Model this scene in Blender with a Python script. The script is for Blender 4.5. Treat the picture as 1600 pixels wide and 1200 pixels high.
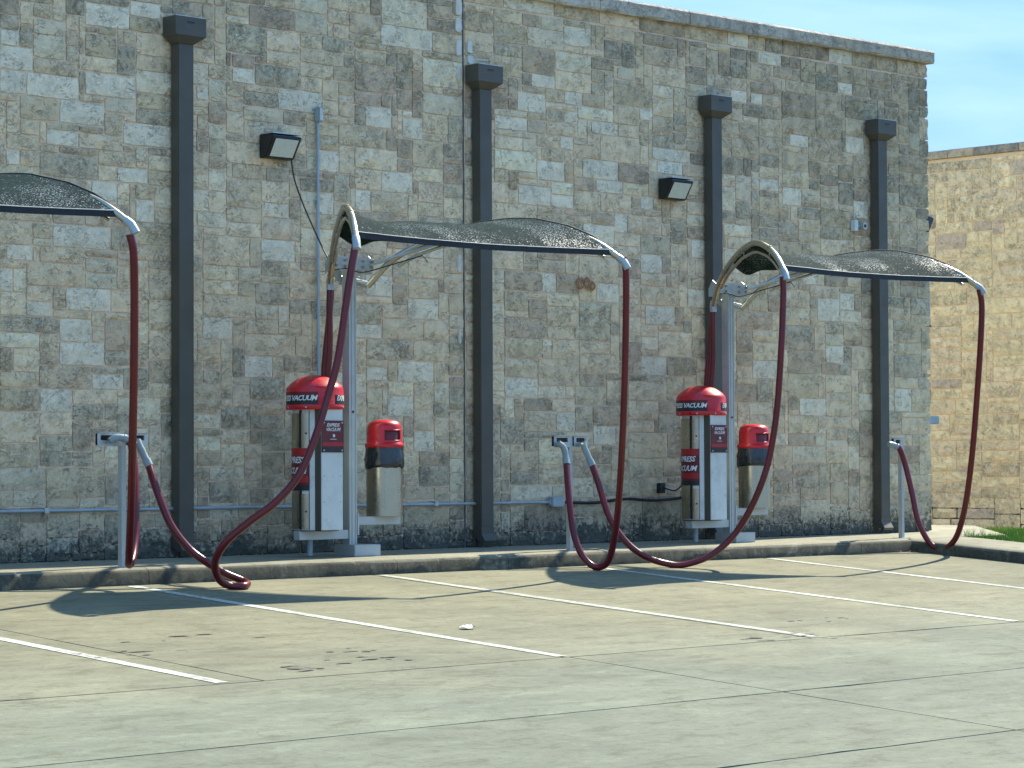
import bpy, bmesh, math, random
from mathutils import Vector, Matrix, noise
for o in list(bpy.data.objects): bpy.data.objects.remove(o)
SC = bpy.context.scene
COL = SC.collection
rad = math.radians

# ------------------------------------------------------------------ camera, sky, sun, exposure
cam = bpy.data.cameras.new('camera'); co = bpy.data.objects.new('camera', cam); COL.objects.link(co)
cam.sensor_width = 36.0; cam.lens = 36.0 * 4148.93 / 1600.0
cam.clip_start = .1; cam.clip_end = 3000
_r = Vector((0.70959383, -0.7045934, -0.00497442)); _u = Vector((-0.0183857, -0.02557266, 0.99950388)); _f = Vector((0.70437104, 0.70915033, 0.03110064))
co.matrix_world = Matrix(((_r.x, _u.x, -_f.x, 0.0), (_r.y, _u.y, -_f.y, -21.0), (_r.z, _u.z, -_f.z, .8809), (0, 0, 0, 1)))
SC.camera = co
SUN_AZ, SUN_EL = 8.3, 43.8                      # degrees from +x towards +y, and above the ground
w = bpy.data.worlds.new("World"); SC.world = w; w.use_nodes = True
nt = w.node_tree; bg = nt.nodes['Background']
sky = nt.nodes.new('ShaderNodeTexSky'); sky.sky_type = 'NISHITA'; sky.sun_disc = False
sky.sun_elevation = rad(SUN_EL); sky.sun_rotation = rad(90 - SUN_AZ)
sky.air_density = 1.0; sky.dust_density = .2; sky.ozone_density = 2.0; sky.altitude = 200
tc = nt.nodes.new('ShaderNodeTexCoord'); mp = nt.nodes.new('ShaderNodeMapping'); mp.inputs['Scale'].default_value = (1.2, 1.2, 5.0); mp.inputs['Rotation'].default_value = (.15, .2, .3)
nz = nt.nodes.new('ShaderNodeTexNoise'); nz.inputs['Scale'].default_value = 2.6; nz.inputs['Detail'].default_value = 7; nz.inputs['Distortion'].default_value = .6
cr = nt.nodes.new('ShaderNodeValToRGB'); cr.color_ramp.elements[0].position = .52; cr.color_ramp.elements[1].position = .82
cr.color_ramp.elements[0].color = (0, 0, 0, 1); cr.color_ramp.elements[1].color = (.55, .55, .55, 1)
mx = nt.nodes.new('ShaderNodeMix'); mx.data_type = 'RGBA'; mx.inputs[7].default_value = (1.9, 2.5, 3.0, 1)
nt.links.new(tc.outputs['Generated'], mp.inputs['Vector']); nt.links.new(mp.outputs[0], nz.inputs['Vector']); nt.links.new(nz.outputs['Fac'], cr.inputs['Fac'])
ad = nt.nodes.new('ShaderNodeVectorMath'); ad.operation = 'ADD'; ad.inputs[1].default_value = (.5, .5, .5)
dv = nt.nodes.new('ShaderNodeVectorMath'); dv.operation = 'DIVIDE'
tn = nt.nodes.new('ShaderNodeVectorMath'); tn.operation = 'MULTIPLY'; tn.inputs[1].default_value = (.84, 1.52, 2.7)
nt.links.new(sky.outputs[0], ad.inputs[0]); nt.links.new(sky.outputs[0], dv.inputs[0]); nt.links.new(ad.outputs[0], dv.inputs[1]); nt.links.new(dv.outputs[0], tn.inputs[0])
nt.links.new(cr.outputs[0], mx.inputs[0]); nt.links.new(tn.outputs[0], mx.inputs[6]); nt.links.new(mx.outputs[2], bg.inputs['Color'])
bg.inputs['Strength'].default_value = .11
sl = bpy.data.lights.new('sun', 'SUN'); sl.energy = 2.0; sl.angle = rad(.53); sl.color = (1, .92, .76)
so = bpy.data.objects.new('sun', sl); COL.objects.link(so)
_d = Vector((math.cos(rad(SUN_EL)) * math.cos(rad(SUN_AZ)), math.cos(rad(SUN_EL)) * math.sin(rad(SUN_AZ)), math.sin(rad(SUN_EL))))
so.rotation_euler = _d.to_track_quat('Z', 'Y').to_euler(); so.location = (40, 10, 30)
SC.view_settings.view_transform = 'Standard'; SC.view_settings.look = 'None'; SC.view_settings.gamma = 1; SC.view_settings.use_curve_mapping = False
SC.view_settings.exposure = 2.34

# ------------------------------------------------------------------ helpers
def link(name, me, mats, parent=None, loc=None):
    o = bpy.data.objects.new(name, me); COL.objects.link(o)
    if not isinstance(mats, (list, tuple)): mats = [mats]
    if not len(me.materials):
        for m in mats: me.materials.append(m)
    if parent: o.parent = parent
    if loc: o.location = loc
    return o
def empty(name, loc=(0, 0, 0), label=None, cat=None, group=None, kind=None):
    o = bpy.data.objects.new(name, None); COL.objects.link(o); o.location = loc; o.empty_display_size = .2
    return tag(o, label, cat, group, kind)
def tag(o, label=None, cat=None, group=None, kind=None):
    if label: o['label'] = label
    if cat: o['category'] = cat
    if group: o['group'] = group
    if kind: o['kind'] = kind
    return o
class MB:
    """collects polygons of one mesh"""
    def __init__(s): s.v = []; s.f = []; s.m = []; s.sm = []
    def add(s, vs, fs, mi=0, smooth=False):
        b = len(s.v); s.v += [tuple(v) for v in vs]
        for f in fs: s.f.append([b + i for i in f]); s.m.append(mi); s.sm.append(smooth)
        return s
    def box(s, x0, x1, y0, y1, z0, z1, mi=0, skip=''):
        vs = [(x, y, z) for z in (z0, z1) for x, y in ((x0, y0), (x1, y0), (x1, y1), (x0, y1))]
        fs = dict(b=(3, 2, 1, 0), t=(4, 5, 6, 7), f=(0, 1, 5, 4), r=(1, 2, 6, 5), k=(2, 3, 7, 6), l=(3, 0, 4, 7))
        return s.add(vs, [f for k, f in fs.items() if k not in skip], mi)
    def lathe(s, prof, n=32, c=(0, 0), mi=0, smooth=True, a0=0, a1=360, caps=True):
        full = abs(a1 - a0) >= 360; k = n if full else n + 1
        vs = []; fs = []
        for r, z in prof:
            for i in range(k):
                a = rad(a0 + (a1 - a0) * i / n); vs.append((c[0] + r * math.cos(a), c[1] + r * math.sin(a), z))
        for j in range(len(prof) - 1):
            for i in range(n):
                i2 = (i + 1) % k if full else i + 1
                fs.append((j * k + i, j * k + i2, (j + 1) * k + i2, (j + 1) * k + i))
        s.add(vs, fs, mi, smooth)
        if full and caps:
            if prof[-1][0] > 1e-4: s.add([vs[(len(prof) - 1) * k + i] for i in range(k)], [tuple(range(k))], mi)
            if prof[0][0] > 1e-4: s.add([vs[i] for i in range(k)], [tuple(reversed(range(k)))], mi)
        return s
    def tube(s, pts, r, n=10, mi=0, smooth=True, rf=None, caps=True):
        pts = [Vector(p) for p in pts]; N = len(pts); up = None; vs = []; fs = []
        for i, p in enumerate(pts):
            t = (pts[min(i + 1, N - 1)] - pts[max(i - 1, 0)]).normalized()
            if up is None:
                up = Vector((0, 0, 1)) if abs(t.z) < .9 else Vector((1, 0, 0))
            up = (up - t * up.dot(t)).normalized(); b = t.cross(up)
            rr = rf(i) if rf else r
            for k in range(n):
                a = 2 * math.pi * k / n; vs.append(p + (up * math.cos(a) + b * math.sin(a)) * rr)
        for i in range(N - 1):
            for k in range(n):
                k2 = (k + 1) % n; fs.append((i * n + k, (i + 1) * n + k, (i + 1) * n + k2, i * n + k2))
        s.add(vs, fs, mi, smooth)
        if caps: s.add([vs[k] for k in range(n)], [tuple(range(n))], mi); s.add([vs[(N - 1) * n + k] for k in range(n)], [tuple(reversed(range(n)))], mi)
        return s
    def prism(s, poly, d0, d1, axis='y', mi=0):
        """poly of (a,b): axis y -> (x,z); x -> (y,z); z -> (x,y)"""
        f = dict(y=lambda a, b, d: (a, d, b), x=lambda a, b, d: (d, a, b), z=lambda a, b, d: (a, b, d))[axis]
        n = len(poly); vs = [f(a, b, d0) for a, b in poly] + [f(a, b, d1) for a, b in poly]
        fs = [tuple(range(n)), tuple(range(2 * n - 1, n - 1, -1))] + [(i, i + n, (i + 1) % n + n, (i + 1) % n) for i in range(n)]
        return s.add(vs, fs, mi)
    def mesh(s, name, fix=False, bevel=0):
        me = bpy.data.meshes.new(name); me.from_pydata(s.v, [], s.f)
        me.polygons.foreach_set('material_index', s.m); me.polygons.foreach_set('use_smooth', s.sm)
        if fix or bevel:
            bm = bmesh.new(); bm.from_mesh(me)
            if fix: bmesh.ops.recalc_face_normals(bm, faces=bm.faces)
            if bevel:
                bmesh.ops.remove_doubles(bm, verts=bm.verts, dist=1e-5)
                bmesh.ops.recalc_face_normals(bm, faces=bm.faces)
                es = [e for e in bm.edges if e.is_manifold and e.calc_face_angle(0) > .5]
                bmesh.ops.bevel(bm, geom=es, offset=bevel, segments=2, affect='EDGES', clamp_overlap=True)
            bm.to_mesh(me); bm.free()
        me.update(); return me
    def build(s, name, mats, parent=None, fix=True, bevel=0, loc=None):
        me = s.mesh(name, fix, bevel); me.materials.clear()
        return link(name, me, mats, parent, loc)
def catmull(P, step):
    P = [Vector(p) for p in P]; Q = [2 * P[0] - P[1]] + P + [2 * P[-1] - P[-2]]; out = []
    for i in range(1, len(Q) - 2):
        a, b, c, d = Q[i - 1:i + 3]; n = max(1, int((c - b).length / step))
        for k in range(n):
            t = k / n
            out.append(.5 * ((2 * b) + (c - a) * t + (2 * a - 5 * b + 4 * c - d) * t * t + (3 * b - a - 3 * c + d) * t ** 3))
    out.append(P[-1]); return out

# ------------------------------------------------------------------ materials
class NT:
    def __init__(s, name):
        s.m = bpy.data.materials.new(name); s.m.use_nodes = True; s.t = s.m.node_tree; s.b = s.t.nodes['Principled BSDF']
        s.pos = s.t.nodes.new('ShaderNodeNewGeometry').outputs['Position']
    def n(s, t, **k):
        o = s.t.nodes.new(t)
        for a, b in k.items(): setattr(o, a, b)
        return o
    def l(s, a, b): s.t.links.new(a, b)
    def mapped(s, sc=(1, 1, 1), rot=(0, 0, 0)):
        m = s.n('ShaderNodeMapping'); m.inputs['Scale'].default_value = sc; m.inputs['Rotation'].default_value = rot; s.l(s.pos, m.inputs[0]); return m.outputs[0]
    def noise(s, scale, detail=4, rough=.55, dist=0, vec=None):
        o = s.n('ShaderNodeTexNoise'); o.inputs['Scale'].default_value = scale; o.inputs['Detail'].default_value = detail
        o.inputs['Roughness'].default_value = rough; o.inputs['Distortion'].default_value = dist; s.l(vec or s.pos, o.inputs['Vector']); return o.outputs['Fac']
    def ramp(s, f, p0, p1, c0=0., c1=1.):
        o = s.n('ShaderNodeMapRange'); o.inputs[1].default_value = p0; o.inputs[2].default_value = p1; o.inputs[3].default_value = c0; o.inputs[4].default_value = c1
        s.l(f, o.inputs[0]); return o.outputs[0]
    def mix(s, f, a, b, mode='MIX'):
        o = s.n('ShaderNodeMix'); o.data_type = 'RGBA'; o.blend_type = mode
        for k, v in (('Factor', f), ('A', a), ('B', b)):
            i = [x for x in o.inputs if x.name == k and (x.type == ('VALUE' if k == 'Factor' else 'RGBA'))][0]
            if isinstance(v, (tuple, list)): i.default_value = (*v[:3], 1)
            elif isinstance(v, (int, float)): i.default_value = v
            else: s.l(v, i)
        return [x for x in o.outputs if x.type == 'RGBA'][0]
    def math(s, op, a, b=0.):
        o = s.n('ShaderNodeMath'); o.operation = op
        for i, v in enumerate((a, b)):
            if isinstance(v, (int, float)): o.inputs[i].default_value = v
            else: s.l(v, o.inputs[i])
        return o.outputs[0]
    def attr(s, name):
        o = s.n('ShaderNodeAttribute'); o.attribute_name = name; return o
    def out(s, col=None, rough=.8, bump=None, bs=.3, bd=.02, metal=0., spec=None):
        if col is not None:
            if isinstance(col, (tuple, list)): s.b.inputs['Base Color'].default_value = (*col, 1)
            else: s.l(col, s.b.inputs['Base Color'])
        if isinstance(rough, (int, float)): s.b.inputs['Roughness'].default_value = rough
        else: s.l(rough, s.b.inputs['Roughness'])
        s.b.inputs['Metallic'].default_value = metal
        if spec is not None: s.b.inputs['Specular IOR Level'].default_value = spec
        if bump is not None:
            o = s.n('ShaderNodeBump'); o.inputs['Strength'].default_value = bs; o.inputs['Distance'].default_value = bd; s.l(bump, o.inputs['Height']); s.l(o.outputs[0], s.b.inputs['Normal'])
        return s.m
def simple(name, col, rough=.5, metal=0., var=.12, scale=9, bump=0., spec=None, dirt=0.):
    a = NT(name); f = a.ramp(a.noise(scale, 5), .3, .7)
    c0 = tuple(x * (1 - var) for x in col); c1 = tuple(min(1, x * (1 + var)) for x in col)
    c = a.mix(f, c0, c1)
    if dirt: c = a.mix(a.math('MULTIPLY', a.ramp(a.noise(5, 8, .7), .5, .75), dirt), c, (.09, .08, .06))
    r = a.ramp(a.noise(scale * 2.3, 4), .3, .7, max(0, rough - .08), min(1, rough + .1))
    return a.out(c, r, a.noise(scale * 8, 3) if bump else None, bump, .004, metal, spec)
def stone_mat(name, moss=True, moss_c=(.035, .04, .03)):
    a = NT(name); at = a.attr('tone'); st = a.attr('stain').outputs['Fac']; col = at.outputs['Color']
    mott = a.noise(7, 6, .62, .5); fine = a.noise(55, 6, .7)
    c = a.mix(a.ramp(mott, .3, .72), a.mix(1., col, (.90, .89, .88), 'MULTIPLY'), a.mix(1., col, (1.24, 1.2, 1.14), 'MULTIPLY'))
    c = a.mix(a.math('MULTIPLY', a.ramp(fine, .38, .7), .28), c, a.mix(1., col, (.68, .68, .66), 'MULTIPLY'))
    # dark weather stains: streaky blotches on some stones
    sv = a.mapped((1.0, 1.0, .75), (0, .5, 0)); sn = a.noise(13, 9, .74, 1.1, sv)
    th = a.math('SUBTRACT', .70, a.math('MULTIPLY', st, .20)); sm = a.math('MULTIPLY', a.ramp(a.math('SUBTRACT', sn, th), -.05, .14), .62)
    sm = a.math('MULTIPLY', sm, a.ramp(st, 0., .35, .15, 1.))
    c = a.mix(sm, c, (.115, .125, .105))
    # chisel creases and pits, their shade painted as thin dark wandering wisps
    w1 = a.noise(9, 6, .6, .9, a.mapped((1, 1, 1.5), (0, .35, 0))); w2 = a.noise(21, 5, .65, .8, a.mapped((1, 1, 1.3), (0, -.5, 0)))
    cre = a.ramp(a.math('ABSOLUTE', a.math('SUBTRACT', w1, .5)), .0, .016, 1., 0.); cre2 = a.ramp(a.math('ABSOLUTE', a.math('SUBTRACT', w2, .5)), .0, .03, 1., 0.)
    cre = a.math('MAXIMUM', a.math('MULTIPLY', cre, a.ramp(a.noise(6.5, 3), .44, .58)), a.math('MULTIPLY', cre2, a.math('MULTIPLY', a.ramp(a.noise(4.5, 4), .46, .62), a.ramp(st, 0., .6, .25, .9))))
    c = a.mix(a.math('MULTIPLY', cre, .44), c, (.15, .15, .12))
    pit = a.math('MULTIPLY', a.ramp(a.noise(75, 4, .8),   .60, .68), .25); c = a.mix(pit, c, (.16, .15, .12))
    rust = a.math('MULTIPLY', a.ramp(a.noise(2.3, 5, .6), .56, .72), .35); c = a.mix(rust, c, a.mix(1., col, (1.06, .86, .62), 'MULTIPLY'))
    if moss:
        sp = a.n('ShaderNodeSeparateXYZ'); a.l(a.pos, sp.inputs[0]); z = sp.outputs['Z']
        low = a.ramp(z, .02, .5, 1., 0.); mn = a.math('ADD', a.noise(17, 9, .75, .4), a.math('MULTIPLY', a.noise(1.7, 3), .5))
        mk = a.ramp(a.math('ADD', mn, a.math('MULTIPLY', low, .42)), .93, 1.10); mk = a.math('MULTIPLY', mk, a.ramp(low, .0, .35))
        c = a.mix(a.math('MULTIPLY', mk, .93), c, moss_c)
        low_darken = a.math('MULTIPLY', a.ramp(z, .1, 1.1, 1., 0.), .38); c = a.mix(low_darken, c, (.17, .18, .15))  # stone colour darkens smoothly towards the wall foot
    h = a.math('ADD', a.math('MULTIPLY', a.noise(14, 8, .66, .8), 1.), a.math('MULTIPLY', fine, .25)); h = a.math('SUBTRACT', h, a.math('MULTIPLY', cre, .35))
    return a.out(c, .93, h, .85, .035, spec=.25)
M = {}
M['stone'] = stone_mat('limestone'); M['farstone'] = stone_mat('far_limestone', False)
def mortar(name, c0, c1):
    a = NT(name); c = a.mix(a.ramp(a.noise(3, 6), .35, .65), c0, c1); c = a.mix(a.math('MULTIPLY', a.ramp(a.noise(26, 6, .7), .5, .75), .45), c, (.16, .13, .10))
    sp = a.n('ShaderNodeSeparateXYZ'); a.l(a.pos, sp.inputs[0]); low = a.ramp(sp.outputs['Z'], .02, .55, 1., 0.)
    c = a.mix(a.math('MULTIPLY', a.ramp(a.math('ADD', a.noise(14, 8, .7), a.math('MULTIPLY', low, .3)), .62, .8), a.ramp(low, 0, .3)), c, (.04, .042, .032))
    return a.out(c, .95, a.noise(60, 5), .4, .01, spec=.2)
M['mortar'] = mortar('mortar', (.82, .62, .43), (.88, .70, .51)); M['farmortar'] = mortar('far_mortar', (.80, .64, .37), (.86, .70, .42))  # far mortar tinted yellow with its stones, for the bounce light
M['dark'] = simple('black_rubber', (.012, .012, .013), .6)
M['bronze'] = simple('dark_bronze_paint', (.076, .070, .052), .45, 0, .12, 3, 0, .5)
M['black'] = simple('black_paint', (.015, .016, .017), .4)
M['steel'] = simple('stainless_steel', (.44, .40, .30), .30, 1., .06, 3)
M['galv'] = simple('galvanized_steel', (.47, .50, .49), .45, .75, .14, 12, .1)
M['alu'] = simple('aluminium_post', (.46, .49, .46), .45, .35, .08, 4)
M['white'] = simple('white_panel', (.60, .64, .60), .45, 0, .06, 4, 0, .5, .35)
M['conduit'] = simple('grey_conduit', (.36, .42, .43), .5, .3, .15, 6)
M['plastic'] = simple('grey_nozzle_plastic', (.24, .30, .30), .35, 0, .15, 9, 0, .6)
M['bristle'] = simple('yellow_bristle', (.55, .55, .25), .7)
M['red'] = simple('red_plastic', (.56, .010, .018), .30, 0, .10, 5, 0, .55)
M['redpaint'] = simple('red_decal', (.36, .012, .016), .45)
M['maroon'] = simple('maroon_decal', (.12, .010, .013), .45)
M['blackdecal'] = simple('black_decal', (.016, .014, .015), .45)
M['letter'] = simple('white_lettering', (.72, .74, .72), .5, 0, .04)
M['oldstripe'] = None
M['bag'] = simple('black_bin_liner', (.014, .020, .022), .22, 0, .2, 9, 0, .7)
M['lens'] = simple('frosted_lens', (.62, .64, .54), .25, 0, .06, 30)
M['sealant'] = simple('joint_sealant', (.10, .105, .10), .8)
M['caulk'] = simple('pale_caulk', (.66, .62, .52), .8, 0, .15)
M['roof'] = simple('roof_membrane', (.35, .35, .33), .9)
M['rust'] = simple('rust_stain', (.34, .17, .075), .9, 0, .4, 60)
M['oil'] = simple('oil_stain', (.105, .10, .072), .75, 0, .3, 25)
M['litter'] = simple('white_litter', (.75, .76, .72), .7)
M['leaf'] = simple('dry_leaf', (.16, .10, .05), .8, 0, .3)
M['mark'] = simple('dark_debris', (.05, .04, .03), .8)
a = NT('hose_rubber'); c = a.mix(a.ramp(a.noise(2.5, 5), .3, .7), (.10, .004, .008), (.15, .007, .011)); c = a.mix(a.math('MULTIPLY', a.ramp(a.noise(30, 5, .7), .5, .8), .4), c, (.08, .045, .045))
M['hose'] = a.out(c, .30, a.noise(90, 3), .15, .004, spec=.5)
a = NT('glint_shade_fabric'); n1 = a.noise(85, 2, .5); dens = a.ramp(a.noise(1.3, 3), .40, .60)
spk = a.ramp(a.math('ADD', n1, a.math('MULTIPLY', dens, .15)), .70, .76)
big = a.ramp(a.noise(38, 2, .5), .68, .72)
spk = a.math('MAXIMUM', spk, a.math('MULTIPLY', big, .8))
c = a.mix(spk, a.mix(a.ramp(a.noise(12, 4), .3, .7), (.008, .020, .020), (.013, .030, .029)), (.20, .24, .24))  # pale dots paint sun glints into the cloth colour
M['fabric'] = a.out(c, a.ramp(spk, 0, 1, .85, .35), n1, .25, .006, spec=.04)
M['hem'] = simple('black_hem', (.010, .012, .013), .7)
M['hemtop'] = simple('pale_hem_edge', (.42, .45, .44), .6)
# concrete, tinted per slab by an attribute
def concrete(name, use_attr, base=(.36, .34, .27), dirt=.3, kerb=False):
    a = NT(name); col = a.attr('tone').outputs['Color'] if use_attr else None
    big = a.noise(.55, 6, .6); st = a.noise(1.6, 8, .68, .3, a.mapped((.35, 1.6, 1), (0, 0, .05))); fine = a.noise(70, 5, .75); mid = a.noise(9, 7, .7)
    if col is None:
        n0 = a.n('ShaderNodeRGB'); n0.outputs[0].default_value = (*base, 1); col = n0.outputs[0]
    c = a.mix(a.ramp(big, .3, .7), a.mix(1., col, (.80, .82, .83), 'MULTIPLY'), a.mix(1., col, (1.18, 1.16, 1.12), 'MULTIPLY'))
    c = a.mix(a.math('MULTIPLY', a.ramp(st, .46, .74), .45), c, a.mix(1., col, (.66, .66, .66), 'MULTIPLY'))
    c = a.mix(a.math('MULTIPLY', a.ramp(st, .48, .26), .30), c, a.mix(1., col, (1.3, 1.32, 1.3), 'MULTIPLY'))
    c = a.mix(a.math('MULTIPLY', a.ramp(mid, .5, .8), .25), c, a.mix(1., col, (.62, .60, .56), 'MULTIPLY'))
    c = a.mix(a.math('MULTIPLY', a.ramp(fine, .42, .7), .34), c, a.mix(1., col, (.55, .53, .48), 'MULTIPLY'))
    sp = a.ramp(a.noise(24, 2, .5), .74, .76); c = a.mix(a.math('MULTIPLY', sp, .55), c, (.08, .075, .06))
    if not kerb:
        # thin wandering hairline cracks
        vn = a.n('ShaderNodeTexVoronoi'); vn.feature = 'DISTANCE_TO_EDGE'; vn.inputs['Scale'].default_value = .33
        nn = a.n('ShaderNodeTexNoise'); nn.inputs['Scale'].default_value = 1.5; nn.inputs['Detail'].default_value = 8; a.l(a.pos, nn.inputs['Vector'])
        sc = a.n('ShaderNodeVectorMath'); sc.operation = 'SCALE'; sc.inputs['Scale'].default_value = .7; a.l(nn.outputs['Color'], sc.inputs[0])
        ad = a.n('ShaderNodeVectorMath'); ad.operation = 'ADD'; a.l(a.pos, ad.inputs[0]); a.l(sc.outputs[0], ad.inputs[1]); a.l(ad.outputs[0], vn.inputs['Vector'])
        ck = a.math('MULTIPLY', a.ramp(vn.outputs['Distance'], .0, .0035, 1., 0.), a.ramp(a.noise(.8, 3), .5, .6)); c = a.mix(a.math('MULTIPLY', ck, .6), c, (.10, .09, .07))
    else:
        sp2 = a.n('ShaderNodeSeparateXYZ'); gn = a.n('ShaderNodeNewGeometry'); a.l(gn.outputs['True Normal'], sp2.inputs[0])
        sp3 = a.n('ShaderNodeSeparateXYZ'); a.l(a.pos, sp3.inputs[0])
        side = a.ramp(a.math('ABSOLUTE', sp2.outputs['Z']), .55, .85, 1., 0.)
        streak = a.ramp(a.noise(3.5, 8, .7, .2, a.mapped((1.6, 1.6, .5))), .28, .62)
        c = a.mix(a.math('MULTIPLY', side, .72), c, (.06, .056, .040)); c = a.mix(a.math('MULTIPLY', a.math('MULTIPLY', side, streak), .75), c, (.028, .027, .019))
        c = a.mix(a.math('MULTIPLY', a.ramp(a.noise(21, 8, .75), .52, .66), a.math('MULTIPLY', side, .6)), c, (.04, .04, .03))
    s2 = a.noise(2.6, 10, .8, .4, a.mapped((.8, 1.7, 1), (0, 0, .12))); c = a.mix(a.math('MULTIPLY', a.ramp(s2, .52, .60), .62), c, a.mix(1., col, (.55, .53, .48), 'MULTIPLY'))
    c = a.mix(a.math('MULTIPLY', a.ramp(s2, .46, .38), .42), c, a.mix(1., col, (1.4, 1.4, 1.36), 'MULTIPLY'))
    gr2 = a.noise(11, 8, .85); c = a.mix(a.math('MULTIPLY', a.ramp(gr2, .52, .60), .40), c, a.mix(1., col, (.5, .48, .42), 'MULTIPLY'))
    h = a.math('ADD', a.math('MULTIPLY', fine, .4), mid)
    return a.out(c, .9, h, .35, .012, spec=.25)
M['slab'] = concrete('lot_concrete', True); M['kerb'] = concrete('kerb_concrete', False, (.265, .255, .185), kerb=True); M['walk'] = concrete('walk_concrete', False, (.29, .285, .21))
a = NT('worn_white_paint'); wn = a.math('ADD', a.noise(20, 8, .75), a.math('MULTIPLY', a.noise(2.2, 3), .3)); c = a.mix(a.ramp(wn, .60, .78), (.50, .53, .46), (.24, .235, .18)); M['paint'] = a.out(c, .75, a.noise(60, 4), .2, .004, spec=.3)
a = NT('soil'); M['soil'] = a.out(a.mix(a.noise(3, 6), (.07, .09, .03), (.14, .13, .07)), .95, a.noise(20, 6), .5, .03)
a = NT('grass_blade'); M['grass'] = a.out(a.mix(a.ramp(a.noise(4, 5), .3, .7), (.085, .19, .018), (.20, .33, .035)), .55, spec=.3)
a = NT('lower_joint'); M['joint'] = a.out(a.mix(a.noise(12, 6), (.05, .045, .035), (.11, .10, .08)), .95)

# ------------------------------------------------------------------ ground, lot, kerbs
SL = .07
def zlot(y): return -.175 + SL * (min(y, -1.55) + 1.55)
def zwalk(y): return -.022 + SL * (min(y, -1.5) + 1.5)
b = MB(); b.add([(-600, -600, -3.2), (900, -600, -3.2), (900, 900, -3.2), (-600, 900, -3.2)], [(0, 1, 2, 3)]); tag(b.build('ground', M['soil'], fix=False), kind='structure')
lot = empty('parking_lot', kind='structure')
b = MB(); xs = (-14, 26.5); ys = (-1.40, -1.55, -24, -60)
for y0, y1 in zip(ys, ys[1:]):
    q = lambda y: zlot(max(y, -24)) - .014
    b.add([(xs[0], y1, q(y1)), (xs[1], y1, q(y1)), (xs[1], y0, q(y0)), (xs[0], y0, q(y0))], [(0, 1, 2, 3)])
b.build('joint_base', M['joint'], lot, fix=False)
rs = random.Random(5)
def slab(x0, x1, y0, y1, tone, g=.006):
    """concrete slab with a slightly chipped edge"""
    nx = max(2, int((x1 - x0) / .35)); ny = max(2, int((y1 - y0) / .35)); vs = []; fs = []
    jit = lambda i, n, s: 0 if 0 < i < n else s * rs.uniform(0, .006)
    for j in range(ny + 1):
        for i in range(nx + 1):
            x = x0 + g + (x1 - x0 - 2 * g) * i / nx; y = y0 + g + (y1 - y0 - 2 * g) * j / ny
            if i == 0: x += rs.uniform(0, .007)
            if i == nx: x -= rs.uniform(0, .007)
            if j == 0: y += rs.uniform(0, .007)
            if j == ny: y -= rs.uniform(0, .007)
            if rs.random() < .03 and j in (0, ny): y += (.02 if j == 0 else -.02)
            vs.append((x, y, zlot(max(y, -24))))
    W = nx + 1
    for j in range(ny):
        for i in range(nx): fs.append((j * W + i, j * W + i + 1, (j + 1) * W + i + 1, (j + 1) * W + i))
    m = MB(); m.add(vs, fs)
    ring = [i for i in range(W)] + [j * W + nx for j in range(1, ny + 1)] + [ny * W + i for i in range(nx - 1, -1, -1)] + [j * W for j in range(ny - 1, 0, -1)]
    n = len(ring); m.add([vs[i] for i in ring] + [(vs[i][0], vs[i][1], vs[i][2] - .013) for i in ring], [(k, k + n, (k + 1) % n + n, (k + 1) % n) for k in range(n)])
    o = m.build('concrete_slab', M['slab'], lot, fix=False)
    ca = o.data.color_attributes.new('tone', 'FLOAT_COLOR', 'POINT'); cols = []
    for v in o.data.vertices:
        x_, y_ = v.co.x, v.co.y; k_ = (y_ + 7.03) / 1.7 + .55 * noise.noise(Vector((x_ * .7, y_ * .7, 1))); k_ = max(0, min(1, .5 + .5 * k_)); k_ = k_ * k_ * (3 - 2 * k_)
        lf = 1 + .09 * noise.noise(Vector((x_ * .35, y_ * .6, 7))); cols += [(tan[q_] * k_ + grn[q_] * (1 - k_)) * tone * lf for q_ in range(3)] + [1]
    ca.data.foreach_set('color', cols); return o
tan = (.200, .195, .128); grn = (.172, .188, .138)
def jt(t, s=.06):
    return 1 + rs.uniform(-s, s)
XJ = [-10, -6.4, -3.4, -.4, 2.6, 5.6, 8.55, 11.5, 14.42, 17.38, 20.38, 23.33, 26.2]
for x0, x1 in zip(XJ, XJ[1:]): slab(x0, x1, -7.03, -1.53, jt(tan, .04))
XK = [-13.2, -4.0, 5.2, 14.47, 23.7, 26.2]
for x0, x1 in zip(XK, XK[1:]):
    for y0, y1 in ((-9.1, -7.03), (-11.05, -9.1), (-15.6, -11.05), (-20, -15.6), (-26, -20)): slab(x0, x1, y0, y1, jt(grn, .07))
# painted stall lines, slightly uneven strips 4 mm above the slabs
def stripe(x, y0, y1, wdt, name='stall_line', bend=0):
    m = MB(); n = 24; vs = []
    for i in range(n + 1):
        y = y0 + (y1 - y0) * i / n; dx = rs.uniform(-.004, .004) + (bend * max(0, (i / n - .85) / .15) if bend else 0)
        for s in (-1, 1): vs.append((x + dx + s * (wdt / 2 + rs.uniform(-.003, .003)), y, zlot(y) + .004))
    m.add(vs, [(2 * i, 2 * i + 2, 2 * i + 3, 2 * i + 1) for i in range(n)]); return m.build(name, M['paint'], lot)
for x, xe in ((2.6, 0), (5.6, 0), (8.55, 0), (11.2, 0), (14.46, 0), (17.5, 0), (20.42, 0), (23.4, 0)):
    stripe(x - .061, -1.6, -6.99, .052); stripe(x + .0, -1.6, -6.99, .056)
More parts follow.
